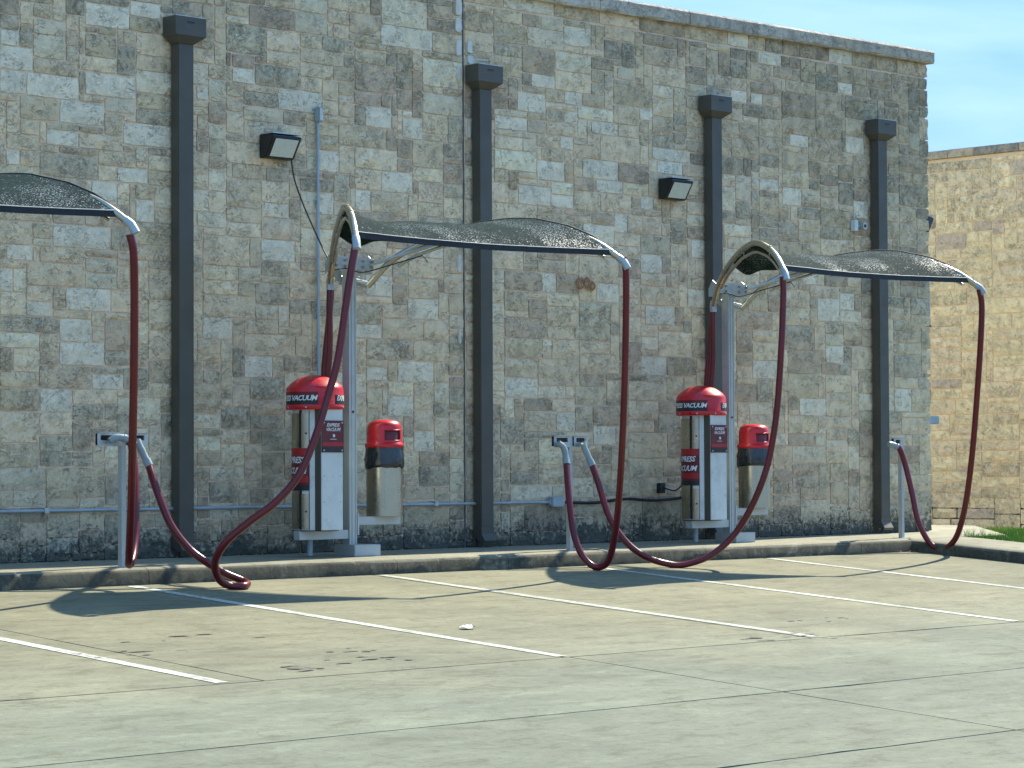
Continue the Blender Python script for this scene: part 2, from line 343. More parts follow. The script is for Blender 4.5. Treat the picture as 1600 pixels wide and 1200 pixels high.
# stains and specks on the concrete
def blot(cx, cy, rx, ry, mat, name='stain', seed=0, dz=.0065, n=26):
    r = random.Random(seed); m = MB(); vs = [(cx, cy, zlot(cy) + dz)]
    for i in range(n):
        a = 2 * math.pi * i / n; k = .75 + .5 * noise.noise(Vector((math.cos(a) * 1.6 + seed, math.sin(a) * 1.6, seed))) + r.uniform(-.1, .1)
        x, y = cx + rx * k * math.cos(a), cy + ry * k * math.sin(a); vs.append((x, y, zlot(y) + dz))
    m.add(vs, [(0, i + 1, (i + 1) % n + 1) for i in range(n)]); return m.build(name, mat, lot, fix=False)
for k_, (bx, by, bn, bs_) in enumerate(((12.14, -6.66, 7, .14), (12.95, -6.45, 9, .26), (13.25, -6.1, 7, .2), (16.9, -6.85, 8, .22), (17.5, -6.93, 8, .25), (11.5, -5.5, 8, .4), (12.4, -4.9, 6, .5), (18.6, -6.2, 6, .4))):
    for i_ in range(bn):
        blot(bx + rs.gauss(0, bs_ * .6), by + rs.gauss(0, .05 + bs_ * .1), rs.uniform(.02, .12), rs.uniform(.01, .035), M['oil'], seed=100 + k_ * 20 + i_, dz=.006 + .0004 * i_, n=14)
blot(12.14, -6.66, .14, .06, M['oil'], seed=3);
for i in range(46):
    x = rs.uniform(8.5, 23); y = rs.uniform(-10.5, -2); s = rs.uniform(.005, .014); blot(x, y, s, s * rs.uniform(.6, 1), M['mark'], 'speck', seed=20 + i, dz=.006, n=6)
# long kerb with a raised walk behind it, and the kerb that returns toward the camera
walk = empty('sidewalk', kind='structure')
def kerb_seg(x0, x1):
    n = 12; prof = [(0.02, 0.0), (-.9, -.008), (-1.36, -.018), (-1.44, -.023), (-1.478, -.036), (-1.50, -.062), (-1.515, -.185)]; vs = []; fs = []
    for i in range(n + 1):
        x = x0 + .003 + (x1 - x0 - .006) * i / n
        for k, (y, z) in enumerate(prof):
            j = (noise.noise(Vector((x * 2.1, k * 3.1, 0))) * .012 + noise.noise(Vector((x * 9, k, 5))) * .007) if k in (3, 4, 5) else 0
            vs.append((x, y + j, z + j * .4))
    P = len(prof)
    for i in range(n):
        for k in range(P - 1): fs.append((i * P + k, i * P + k + 1, (i + 1) * P + k + 1, (i + 1) * P + k))
    m = MB(); m.add(vs, fs, 0, True)
    for e in (0, n): m.add([vs[e * P + k] for k in range(P)] + [(vs[e * P][0], .02, -.19)], [tuple(range(P + 1))])
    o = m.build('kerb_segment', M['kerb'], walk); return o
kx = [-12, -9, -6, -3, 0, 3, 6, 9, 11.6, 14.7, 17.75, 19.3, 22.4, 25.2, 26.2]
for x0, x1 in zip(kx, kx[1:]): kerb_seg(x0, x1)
def rkerb(y0, y1):
    n = 10; prof = [(27.36, 0.0), (26.36, 0.0), (26.275, -.006), (26.228, -.022), (26.205, -.048), (26.19, -.175)]; vs = []; fs = []
    for i in range(n + 1):
        y = y0 - .003 + (y1 - y0 + .006) * i / n
        for k, (x, z) in enumerate(prof):
            j = (noise.noise(Vector((y * 2.1, k * 3.1, 9))) * .010) if k in (2, 3, 4) else 0
            vs.append((x + j, y, zwalk(y) + z + j * .4))
    P = len(prof)
    for i in range(n):
        for k in range(P - 1): fs.append((i * P + k, (i + 1) * P + k, (i + 1) * P + k + 1, i * P + k + 1))
    m = MB(); m.add(vs, fs, 0, True)
    for e in (0, n): m.add([vs[e * P + k] for k in range(P)] + [(27.36, vs[e * P][1], zwalk(vs[e * P][1]) - .19)], [tuple(range(P + 1))])
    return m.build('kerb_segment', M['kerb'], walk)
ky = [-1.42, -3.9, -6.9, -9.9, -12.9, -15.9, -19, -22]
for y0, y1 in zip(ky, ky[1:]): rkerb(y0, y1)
b = MB(); zq = -.006
b.add([(26.2, .02, 0), (26.2, -1.41, -.022), (27.36, -1.41, -.022), (28.6, .0, 0)], [(0, 1, 2, 3)])          # corner pad
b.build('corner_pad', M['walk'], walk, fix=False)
b = MB(); b.add([(27.372, -1.40, -.022), (28.35, -1.40, -.022), (31.9, 1.63, zq), (31.9, 11, zq), (28.45, 11, zq), (28.45, -.0, zq), (28.605, -.006, -.0065), ], [(0, 1, 2, 3, 4, 5, 6)])
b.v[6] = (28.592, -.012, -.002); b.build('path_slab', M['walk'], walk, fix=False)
# lawn
b = MB()
pts = lambda L: [(x, y, z) for x, y, z in L]
b.add([(27.372, -1.412, -.05), (28.35, -1.412, -.05), (31.9, 1.62, -.04), (33.5, 1.62, -.25), (60, 1.62, -.33), (60, -1.5, -.33), (34, -1.5, -.20), (27.372, -1.5, -.05)], [tuple(range(8))])
b.add([(27.372, -1.5, -.05), (34, -1.5, -.20), (60, -1.5, -.33), (60, -25, -1.9), (27.372, -25, -1.72)], [(0, 4, 3, 2, 1)])
b.add([(31.905, 1.62, -.04), (33.5, 1.62, -.25), (60, 1.62, -.33), (60, 60, -.33), (33.5, 60, -.33), (31.905, 60, -.10)], [tuple(range(6))])
tag(b.build('lawn_soil', M['soil'], fix=False), kind='structure')
gr = random.Random(8); gv = []; gf = []
def lawn_z(x, y):
    if y > -1.5: return -.05 - max(0, x - 31) * .05
    return -.05 - (x - 27.37) / 6.6 * .15 + (y + 1.5) * .07
def on_grass(x, y):
    if x < 27.40: return False
    if y > 1.6: return x > 31.95
    if y < -1.42: return True
    return x > 28.38 + (y + 1.40) * (31.9 - 28.35) / 3.03 + .03
cnt = 0
while cnt < 30000:
    x = 27.4 + abs(gr.gauss(0, 2.6)); y = gr.uniform(-5.5, 2.6)
    if x > 35 or not on_grass(x, y): continue
    cnt += 1; h = gr.uniform(.035, .085) * (1.5 if gr.random() < .04 else 1); a_ = gr.uniform(0, 6.3); wd = gr.uniform(.004, .008); lx, ly = gr.gauss(0, .02), gr.gauss(0, .02); z = lawn_z(x, y)
    k = len(gv); dx, dy = wd * math.cos(a_), wd * math.sin(a_); gv += [(x - dx, y - dy, z), (x + dx, y + dy, z), (x + lx, y + ly, z + h)]; gf.append((k, k + 1, k + 2))
for (x, y) in ((27.5, -1.36), (27.8, -1.38), (27.62, -1.37)):
    for i in range(14):
        a_ = gr.uniform(0, 6.3); h = gr.uniform(.05, .14); k = len(gv); xx = x + gr.gauss(0, .04)
        gv += [(xx - .005, y, -.02), (xx + .005, y, -.02), (xx + gr.gauss(0, .05), y + gr.gauss(0, .03), h - .02)]; gf.append((k, k + 1, k + 2))
me = bpy.data.meshes.new('grass'); me.from_pydata(gv, [], gf); o = link('grass', me, M['grass']); tag(o, 'short bright green grass beside the path at the wall corner', 'grass', kind='stuff')

# ------------------------------------------------------------------ masonry
PALE = [[15.04,5.13,15.57,5.38],[15.57,5.33,15.93,5.49],[14.09,4.89,14.29,5.05],[14.09,4.65,14.47,4.88],[14.09,4.43,14.41,4.64],[15.05,4.52,15.62,4.76],[14.42,4.39,15.04,4.62],[14.75,4.2,15.27,4.41],[15.48,4.07,16.11,4.33],[14.62,3.96,14.98,4.1],[14.17,3.73,14.33,3.89],[15.43,3.64,15.77,3.8],[16.4,4.58,16.58,4.72],[16.89,4.8,17.18,4.88],[15.14,3.44,15.47,3.63],[14.72,3.02,15.38,3.24],[15.67,3.31,15.93,3.52],[14.81,2.43,15.31,2.66],[14.2,2.88,14.47,2.99],[14.09,2.55,14.23,2.78],[14.4,2.29,14.72,2.43],[14.75,2.09,15.1,2.32],[14.78,1.88,15.3,2.08],[17.5,4.59,18.08,4.83],[18.89,5.36,19.64,5.6],[18.71,4.52,19.06,4.71],[19.19,4.45,19.49,4.67],[18.03,3.98,18.34,4.19],[18.93,3.82,19.41,4.04],[18.49,3.6,18.71,3.81],[18.03,3.54,18.23,3.75],[18.7,3.51,19.16,3.64],[18.69,2.73,19.09,2.94],[17.27,2.96,17.75,3.16],[19.41,3.16,19.79,3.3],[21.74,4.98,22.07,5.14],[21.71,4.81,21.96,4.98],[21.19,5.2,21.56,5.38],[20.96,4.84,21.4,5.04],[21.24,4.13,21.66,4.38],[22.17,4.71,22.59,4.86],[22.03,4.2,22.64,4.41],[21.65,4.5,21.89,4.66],[21.66,4.0,22.16,4.22],[20.98,3.81,21.47,4.04],[22.55,3.61,22.77,3.8],[22.23,4.04,22.66,4.19],[21.33,2.88,21.55,3.09],[22.23,2.74,22.6,2.96],[20.59,4.61,21.08,4.78],[21.48,3.83,21.88,4.0],[22.01,3.45,22.53,3.66],[22.98,4.97,23.18,5.14],[23.24,4.48,23.88,4.65],[23.31,4.32,23.77,4.5],[24.63,5.3,24.96,5.46],[24.97,5.35,25.23,5.47],[25.72,4.86,26.1,5.04],[23.85,3.37,24.16,3.59],[22.96,3.11,23.33,3.33],[22.97,3.93,23.17,4.1],[23.81,2.78,24.16,3.0],[23.02,2.56,23.58,2.8],[25.19,4.3,25.54,4.46],[25.59,4.09,25.96,4.31],[25.98,3.29,26.35,3.49],[26.86,4.83,27.25,5.06],[27.02,4.01,27.33,4.22],[25.99,3.13,26.32,3.29],[26.71,2.85,27.03,3.1],[26.25,2.67,26.69,2.96],[25.17,5.82,25.65,6.0],[26.49,5.95,26.78,6.13],[26.69,5.59,26.99,5.76],[21.74,5.72,22.22,5.97],[22.33,5.96,22.6,6.12],[18.69,1.82,18.99,1.97],[19.14,1.77,19.67,1.98],[18.95,1.43,19.35,1.63],[19.36,1.05,19.66,1.28],[15.11,1.61,15.49,1.79],[14.52,1.44,14.89,1.69],[16.51,2.18,16.92,2.37],[17.0,1.8,17.34,1.99],[18.56,2.27,18.92,2.44],[19.29,2.47,19.77,2.68],[20.74,1.66,21.24,1.88],[21.55,1.31,21.86,1.53],[22.95,1.92,23.4,2.15],[25.9,1.5,26.41,1.74],[25.04,1.96,25.53,2.2],[26.42,2.15,26.81,2.39],[27.88,1.6,28.29,1.93],[14.61,0.06,15.0,0.21],[16.59,0.4,16.93,0.57],[22.18,1.09,22.59,1.31]]
def pack(x0, x1, z0, z1, cell, rnd, preset=(), maxw=9, maxh=4):
    """irregular ashlar: rectangles of whole cells, no long running joints"""
    nx = max(1, round((x1 - x0) / cell)); nz = max(1, round((z1 - z0) / cell)); cx = (x1 - x0) / nx; cz = (z1 - z0) / nz
    G = [[0] * nx for _ in range(nz)]; out = []
    def free(i, j, w_, h_): return i >= 0 and j >= 0 and i + w_ <= nx and j + h_ <= nz and all(not G[b_][a_] for b_ in range(j, j + h_) for a_ in range(i, i + w_))
    def put(i, j, w_, h_, cls):
        for b_ in range(j, j + h_):
            for a_ in range(i, i + w_): G[b_][a_] = 1
        out.append((x0 + i * cx, x0 + (i + w_) * cx, z0 + j * cz, z0 + (j + h_) * cz, cls))
    for (a_, b_, c_, d_) in preset:
        i = round((a_ - x0) / cx); j = round((b_ - z0) / cz); w_ = max(2, round((c_ - a_) / cx)); h_ = max(2, round((d_ - b_) / cz))
        if free(i, j, w_, h_): put(i, j, w_, h_, 'pale')
    for j in range(nz):
        for i in range(nx):
            if G[j][i]: continue
            mw = 0
            while i + mw < nx and not G[j][i + mw] and mw < maxw + 2: mw += 1
            h_ = rnd.choices((1, 2, 3, 4), (.09, .40, .37, .14))[0]; h_ = min(h_, maxh)
            w_ = int(round(h_ * rnd.uniform(1.5, 3.3) + rnd.uniform(-.2, 1.8))) if h_ > 1 else rnd.randint(2, 5)
            if rnd.random() < .08: w_ = max(1, h_ - 1)
            w_ = max(1 if h_ > 1 else 2, min(w_, maxw))
            if mw - w_ == 1: w_ = mw if mw <= maxw else w_ - 1
            w_ = max(1, min(w_, mw))
            while h_ > 1 and not free(i, j, w_, h_): h_ -= 1
            put(i, j, w_, h_, '')
    return out
def tone_of(cls, x, z, rnd, far=False):
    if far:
        t = rnd.random(); base = (.92, .80, .45) if t < .5 else (.86, .74, .44) if t < .75 else (.92, .79, .46) if t < .92 else (.70, .60, .41); st = max(0, rnd.gauss(.38, .3)); k = 1 + rnd.uniform(-.08, .08)  # far stones lighter and yellower: warm bounce light put into their colour
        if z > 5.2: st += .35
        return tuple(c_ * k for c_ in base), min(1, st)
    bias = max(0, min(1, (x - 22.5) / 5)) * max(0, min(1, (z - 2.2) / 2.5)) + .6 * max(0, min(1, (z - 4.6) / 1.2)) * (1 if x < 20 else .5)
    if cls == 'pale': kp = rnd.uniform(.93, 1.04); return tuple(c_ * kp for c_ in (.88, .79, .58)), max(0, rnd.gauss(.05, .08))
    t = rnd.random() - .22 * bias * 0
    if t < .10 - .05 * bias: base = (.86, .74, .53); st = rnd.uniform(0, .2)
    elif t < .45 - .15 * bias: base = (.86, .69, .47); st = rnd.uniform(.05, .45)
    elif t < .68: base = (.78, .625, .42); st = rnd.uniform(.2, .7)
    elif t < .86: base = (.67, .565, .40); st = rnd.uniform(.5, 1.)
    else: base = (.64, .50, .35); st = rnd.uniform(.2, .8)
    k = (1 + rnd.uniform(-.12, .12)) * (1 - .18 * bias); return tuple(min(.92, c_ * k * (1 + rnd.uniform(-.012, .012))) for c_ in (base[0], base[1], base[2] * .95)), min(1, st + .35 * bias)
def stone_geo(x0, x1, z0, z1, rnd, g=.008, edge_r=0., relief=1.):
    """rock-faced block: chipped outline, pillowed rough front; local frame (u right, d outward, v up)"""
    w_, h_ = x1 - x0, z1 - z0; nx = max(2, min(6, int(w_ / .075))); nz = max(2, min(4, int(h_ / .06)))
    gg = [g * rnd.uniform(.5, 1.7) for _ in range(4)]; vs = []; sd = rnd.uniform(0, 99); rel = relief * rnd.uniform(.4, 1.3)
    for j in range(nz + 1):
        for i in range(nx + 1):
            u = i / nx; v = j / nz; border = i in (0, nx) or j in (0, nz); corner = i in (0, nx) and j in (0, nz)
            x = x0 + gg[0] + (w_ - gg[0] - gg[1]) * u; z = z0 + gg[2] + (h_ - gg[2] - gg[3]) * v
            cut = .007 if corner else 0
            if corner: x += (cut if i == 0 else -cut) * rnd.uniform(.1, 1); z += (cut if j == 0 else -cut) * rnd.uniform(.1, 1)
            if border: x += rnd.uniform(-.004, .004); z += rnd.uniform(-.0035, .0035); d = .012 + rnd.uniform(-.002, .005)
            else:
                x += rnd.uniform(-.2, .2) * w_ / nx; z += rnd.uniform(-.2, .2) * h_ / nz
                d = .017 + rel * (.004 + .020 * noise.noise(Vector((x * 9 + sd, z * 11, sd)))) + rnd.uniform(-.004, .004)
            vs.append([x + (edge_r * rnd.uniform(.3, 1.2) if i == nx and edge_r else 0), d, z])
    W = nx + 1; fs = [(j * W + i, j * W + i + 1, (j + 1) * W + i + 1, (j + 1) * W + i) for j in range(nz) for i in range(nx)]
    nf = len(fs)
    ring = [i for i in range(W)] + [j * W + nx for j in range(1, nz + 1)] + [nz * W + i for i in range(nx - 1, -1, -1)] + [j * W for j in range(nz - 1, 0, -1)]
    k = len(vs); n = len(ring)
    vs += [[vs[i][0], -.03 if not edge_r else -.12, vs[i][2]] for i in ring]
    fs += [(ring[q], k + q, k + (q + 1) % n, ring[(q + 1) % n]) for q in range(n)]
    return vs, fs, nf
def masonry(rects, place, mat, parent, rnd, limit=300, score=None, g=.008, far=False, relief=1., edge=None):
    order = sorted(range(len(rects)), key=lambda i: -score(rects[i])); single = set(order[:limit])
    V = []; F = []; T = []; S = []; SM = []
    for i, rc in enumerate(rects):
        x0, x1, z0, z1, cls = rc; er = edge(rc) if edge else 0
        vs, fs, nf = stone_geo(x0, x1, z0, z1, rnd, g, er, relief * (.45 if cls == 'pale' else 1)); tone, st = tone_of(cls, (x0 + x1) / 2, (z0 + z1) / 2, rnd, far)
        if i in single:
            cx, cz = (x0 + x1) / 2, (z0 + z1) / 2; org = Vector(place(cx, 0, cz))
            P = [Vector(place(*v)) - org for v in vs]
            me = bpy.data.meshes.new('stone'); me.from_pydata(P, [], fs); me.polygons.foreach_set('use_smooth', [False] * len(fs))
            n = len(vs); me.color_attributes.new('tone', 'FLOAT_COLOR', 'POINT').data.foreach_set('color', list((*tone, 1)) * n)
            me.attributes.new('stain', 'FLOAT', 'POINT').data.foreach_set('value', [st] * n); link('stone', me, mat, parent, org)
        else:
            k = len(V); V += [place(*v) for v in vs]; F += [[k + q for q in f] for f in fs]; T += list((*tone, 1)) * len(vs); S += [st] * len(vs); SM += [False] * len(fs)
    if V:
        me = bpy.data.meshes.new('small_stones'); me.from_pydata(V, [], F); me.polygons.foreach_set('use_smooth', SM)
        me.color_attributes.new('tone', 'FLOAT_COLOR', 'POINT').data.foreach_set('color', T); me.attributes.new('stain', 'FLOAT', 'POINT').data.foreach_set('value', S)
        tag(link('small_stones', me, mat, parent), kind='stuff')
bld = empty('stone_building', (0, 0, 0), 'long building with a wall of weathered grey and buff rock faced limestone behind the vacuums', 'building')
b = MB(); b.box(2, 20.108, 0, 12, -.3, 6.19); b.build('wall', M['mortar'], bld)
b = MB(); b.box(20.132, 28.59, 0, 12, -.3, 6.19); b.build('wall', M['mortar'], bld)
b = MB(); b.box(20.1085, 20.1315, -.004, .2, -.02, 6.18); b.build('joint_sealant', M['sealant'], bld)
qp = random.Random(6)
for (cx, cz, w_, h_) in ((20.03, 5.93, .09, .20), (20.03, 5.73, .10, .16), (20.03, 5.48, .08, .18), (20.20, 5.50, .08, .14), (20.21, 5.36, .09, .09), (20.02, 5.20, .05, .15), (20.18, 4.6, .04, .2), (20.03, 3.1, .05, .2), (20.03, 2.3, .04, .15)):
    b = MB(); b.prism([(cx + w_ / 2 * math.copysign(abs(math.cos(rad(a_))) ** .5, math.cos(rad(a_))) * qp.uniform(.8, 1.1), cz + h_ / 2 * math.copysign(abs(math.sin(rad(a_))) ** .5, math.sin(rad(a_))) * qp.uniform(.85, 1.1)) for a_ in range(10, 370, 30)], -.038, .0, 'y'); b.build('caulk_patch', M['caulk'], bld)
b = MB(); b.box(2.2, 28.4, .3, 11.8, 6.2, 6.22); b.build('roof', M['roof'], bld)
rnd = random.Random(41)
P1 = [p for p in PALE if p[2] < 20.15]; P2 = [p for p in PALE if p[0] > 20.1]
R = pack(9.5, 20.105, .0, 5.99, .075, rnd, P1) + pack(20.135, 28.60, .0, 5.99, .075, rnd, P2)
for X0, X1 in ((9.5, 20.105), (20.135, 28.60)):                       # straight top course under the coping
    x = X0
    while x < X1 - .01:
        x2 = min(X1, x + rnd.uniform(.3, .85));
        if X1 - x2 < .2: x2 = X1
        R.append((x, x2, 6.0, 6.185, 'pale' if rnd.random() < .12 else '')); x = x2
def vis(rc):
    x0, x1, z0, z1, _ = rc
    if x1 < 14.1 or z0 > .9 + (x0 + 24) * .155 * 1.0: return -1
    return (x1 - x0) * (z1 - z0) / ((x0 * .705 + 15) ** 2)
masonry(R, lambda x, d, z: (x, -d, z), M['stone'], bld, rnd, 300, vis, .0065, edge=lambda rc: .05 if rc[1] > 28.59 else 0)
x = 2.0; cr_ = random.Random(3)                                         # coping stones
while x < 28.68:
    x2 = min(28.69, x + cr_.uniform(1.2, 1.75))
    if 28.69 - x2 < .5: x2 = 28.69
    m = MB(); n = 8; vs = []; prof = [(-.0, 6.188), (-.085, 6.188), (-.10, 6.215), (-.095, 6.335), (-.075, 6.36), (.35, 6.375), (.35, 6.19)]
    for i in range(n + 1):
        xx = x + .004 + (x2 - x - .008) * i / n
        for k, (y, z) in enumerate(prof):
            j = cr_.uniform(-.009, .009) if k in (1, 2, 3, 4) else 0; vs.append((xx, y + j, z + j * .5 + (xx - 28.6) * .007))
    P_ = len(prof); m.add(vs, [(i * P_ + k, (i + 1) * P_ + k, (i + 1) * P_ + (k + 1) % P_, i * P_ + (k + 1) % P_) for i in range(n) for k in range(P_)])
    m.add([vs[k] for k in range(P_)], [tuple(range(P_))]); m.add([vs[n * P_ + k] for k in range(P_)], [tuple(range(P_))])
    o = m.build('coping_stone', M['stone'], bld); kk = cr_.uniform(.85, 1.1); nn = len(o.data.vertices)
    o.data.color_attributes.new('tone', 'FLOAT_COLOR', 'POINT').data.foreach_set('color', [.60 * kk, .54 * kk, .43 * kk, 1] * nn)
    o.data.attributes.new('stain', 'FLOAT', 'POINT').data.foreach_set('value', [.65] * nn); x = x2
# far building
far = empty('limestone_building', (38, 4, -.33), 'warm yellow limestone building beyond the lawn at the right edge', 'building')
FX = 38.0; FO = Vector((38, 4, -.33))
b = MB(); b.box(0.0, 12, .2, 22, 0, 6.55); b.build('wall', M['farmortar'], far)
b = MB(); b.box(.3, 11.7, .5, 21.7, 6.56, 6.58); b.build('roof', M['roof'], far)
rf = random.Random(12)
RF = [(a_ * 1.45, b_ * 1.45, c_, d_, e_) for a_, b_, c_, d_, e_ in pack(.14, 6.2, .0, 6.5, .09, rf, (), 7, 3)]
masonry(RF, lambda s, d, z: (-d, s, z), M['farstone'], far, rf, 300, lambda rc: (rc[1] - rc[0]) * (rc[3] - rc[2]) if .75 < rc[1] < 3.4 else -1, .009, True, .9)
# (the far wall's faces are mirrored by the mapping above, normals are fixed here)
for o in far.children:
    if o.name.startswith(('stone', 'small_stones')): o.data.flip_normals()
y = .15
while y < 9:
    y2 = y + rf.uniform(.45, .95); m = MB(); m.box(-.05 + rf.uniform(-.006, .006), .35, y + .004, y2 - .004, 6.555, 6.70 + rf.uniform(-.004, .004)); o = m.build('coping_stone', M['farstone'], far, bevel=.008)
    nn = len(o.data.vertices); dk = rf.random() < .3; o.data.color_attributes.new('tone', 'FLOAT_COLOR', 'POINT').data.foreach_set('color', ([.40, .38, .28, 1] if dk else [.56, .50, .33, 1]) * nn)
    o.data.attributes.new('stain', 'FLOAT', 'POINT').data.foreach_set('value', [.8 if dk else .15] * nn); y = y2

# ------------------------------------------------------------------ downspouts
DS = [(16.17, 5.35, 'leftmost of the four dark bronze downspouts, at the tall left part of the stone wall'),
      (20.31, 5.30, 'dark bronze downspout beside the vertical wall joint, passing behind the middle shade sail'),
      (24.19, 5.33, 'dark bronze downspout just left of the right hand vacuum, next to the smaller wall light'),
      (27.45, 5.33, 'rightmost dark bronze downspout, nearest the building corner and behind the right shade sail')]
def downspout(loc, label):
    t = empty('downspout', loc, label, 'downspout', 'dark bronze downspouts on the stone wall'); top = loc[2]; x = 0
    def zz(z): return z - top
    m = MB(); m.box(-.095, .095, -.165, -.04, zz(.22), zz(top - .27)); m.build('pipe', M['bronze'], t, bevel=.006)
    m = MB(); A = [(-.19, -.245), (.19, -.245), (.19, -.04), (-.19, -.04)]; B = [(-.095, -.165), (.095, -.165), (.095, -.04), (-.095, -.04)]
    lv = [(A, -.012), (A, -.195), (B, -.27)]
    vs = [(px, py, z) for L, z in lv for px, py in L]
    m.add(vs, [(4 * j + i, 4 * j + (i + 1) % 4, 4 * j + 4 + (i + 1) % 4, 4 * j + 4 + i) for j in range(2) for i in range(4)] + [(3, 2, 1, 0)]); m.build('conductor_head', M['bronze'], t)
    m = MB(); m.box(-.192, .192, -.247, -.038, -.0115, -.004); m.build('head_rim', M['galv'], t)
    m = MB(); m.box(-.045, .045, -.2475, -.2455, -.075, -.055); m.build('overflow_slot', M['black'], t)
    m = MB(); m.prism([(-.165, zz(.22)), (-.04, zz(.22)), (-.04, zz(.11)), (-.20, zz(.045)), (-.215, zz(.075)), (-.165, zz(.15))], -.0945, .0945, 'x'); m.build('outlet_shoe', M['bronze'], t)
for x, z, lab in DS: downspout((x, 0, z), lab)

# ------------------------------------------------------------------ wall lights, conduits, small wall boxes
def wall_light(loc, label, rot=0, group='wedge shaped wall lights'):
    t = empty('wall_light', loc, label, 'wall light', group); t.rotation_euler = (0, 0, rot)
    m = MB(); m.prism([(0.0, .125), (-.22, .105), (-.225, .085), (-.10, -.12), (0, -.12)], -.19, .19, 'x'); m.build('housing', M['black'], t, bevel=.008)
    m = MB(); p0 = Vector((0, -.2205, .068)); p1 = Vector((0, -.1165, -.102)); nrm = Vector((0, -.171, -.105)).normalized() * .004
    vs = [Vector((sx, 0, 0)) + p + nrm * k for k in (0, 1) for sx, p in ((-.15, p1), (.15, p1), (.15, p0), (-.15, p0))]
    m.add(vs, [(4, 5, 6, 7), (0, 1, 5, 4), (1, 2, 6, 5), (2, 3, 7, 6), (3, 0, 4, 7)]); m.build('lens', M['lens'], t)
    m = MB(); m.box(-.185, .185, -.215, -.01, .121, .131); m.build('top_cap', M['galv'], t); return t
wall_light((17.40, -.03, 4.16), 'black wedge wall light with frosted lens, between the first downspout and the thin conduit')
wall_light((23.47, -.03, 4.15), 'black wedge wall light with frosted lens, just left of the third downspout')
wall_light((28.63, .25, 4.06), 'dark wall light sticking out past the building corner, seen edge on', rad(90))
t = empty('electrical_conduit', (17.98, -.05, 4.63), 'thin vertical grey electrical conduit rising from the left vacuum to a capped fitting', 'conduit')
m = MB(); m.tube([(0, 0, -.15), (0, 0, -2.95)], .0165, 10); m.build('tube', M['conduit'], t)
m = MB(); m.box(-.032, .032, -.055, .025, -.16, 0); m.build('fitting', M['conduit'], t, bevel=.012)
m = MB(); m.box(-.022, .022, -.059, -.056, -.145, -.015); m.build('cover_plate', M['white'], t, bevel=.001)
for zz_ in (-1.0, -2.2): m = MB(); m.box(-.035, .035, .015, .045, zz_, zz_ + .03); m.build('clip', M['galv'], t)
t = empty('wall_conduit', (15, -.06, .49), 'long horizontal grey conduit low on the wall with a square junction box', 'conduit')
m = MB(); m.tube([(-6, 0, 0), (6.4, 0, -.012)], .0175, 10); m.build('tube', M['conduit'], t)
m = MB(); m.box(6.38, 6.57, -.055, .03, -.065, .05); m.build('junction_box', M['conduit'], t, bevel=.01)
m = MB(); m.box(6.36, 6.39, -.03, .03, -.035, .02); m.box(6.565, 6.60, -.03, .03, -.035, .02); m.build('fitting', M['galv'], t)
for xx in (-1.9, -.45, 1.2, 3.0, 4.6): m = MB(); m.box(xx, xx + .05, -.024, .05, -.027, .023); m.build('clip', M['galv'], t)
m = MB(); m.tube(catmull([(21.60, -.06, .475), (22.1, -.055, .462), (22.5, -.05, .49), (22.72, -.05, .50), (23.1, -.06, .478), (23.45, -.08, .49), (23.62, -.2, .52), (23.3, -.62, .50)], .03), .017, 8)
tag(m.build('black_cable', M['dark']), 'thick black cable sagging along the wall from the junction box to the right vacuum', 'cable')
t = empty('power_outlet', (23.27, -.05, .62), 'small black outdoor outlet box with a plugged cord left of the right vacuum', 'outlet')
m = MB(); m.box(-.05, .05, -.03, .03, -.06, .06); m.build('box', M['black'], t, bevel=.006)
m = MB(); m.tube(catmull([(.02, -.04, 0), (.1, -.12, -.03), (.13, -.2, .02), (.10, -.36, .13), (.0, -.55, .27)], .02), .008, 6); m.build('cord', M['dark'], t)
m = MB(); m.box(.03, .1, -.05, -.02, -.02, .02); m.build('plug', M['galv'], t)
t = empty('security_camera', (27.09, -.05, 3.94), 'small white box with a round grey camera high on the wall by the right downspout', 'camera')
m = MB(); m.box(-.14, -.06, -.04, .03, -.07, .07); m.build('mount_box', M['white'], t, bevel=.006)
m = MB(); m.tube([(.04, .02, 0), (.04, -.07, 0)], .045, 16); m.build('camera_body', M['galv'], t); m = MB(); m.tube([(.04, -.071, 0), (.04, -.078, 0)], .022, 12); m.build('camera_lens', M['black'], t)
m = MB(); m.box(-.06, .0, -.02, .03, -.015, .015); m.build('bracket', M['conduit'], t)
t = empty('meter_box', (28.62, .11, 1.47), 'grey utility box on a pipe poking out past the building corner', 'utility box')
m = MB(); m.box(0, .26, -.09, .09, -.055, .055); m.build('box', M['conduit'], t, bevel=.01); m = MB(); m.tube([(.05, .02, -.05), (.05, .02, -.62)], .02, 8); m.build('pipe', M['conduit'], t)
t = empty('vent_panel', (28.62, .13, 3.03), 'narrow tall grey panel on the sunlit end wall past the corner', 'panel')
m = MB(); m.box(0, .10, -.09, .09, -.30, .30); m.build('cover', M['conduit'], t, bevel=.006); m = MB(); m.box(.0, .11, -.1, .1, -.325, -.302); m.build('sill', M['black'], t)
m = MB(); q = random.Random(4)
for cx, cz, s in ((21.93, 2.97, .07), (22.02, 2.975, .06), (22.12, 2.95, .045)):
    P_ = [(cx + s * q.uniform(.5, 1) * math.cos(a_ * 1.3 + q.uniform(-.3, .3)), -.052, cz + 1.25 * s * q.uniform(.5, 1) * math.sin(a_ * 1.3)) for a_ in range(26)]
    m.tube(catmull(P_, .015), .006, 5)
tag(m.build('rust_scribble', M['rust']), 'rusty brown scribble on a pale stone below the middle shade sail', 'mark')

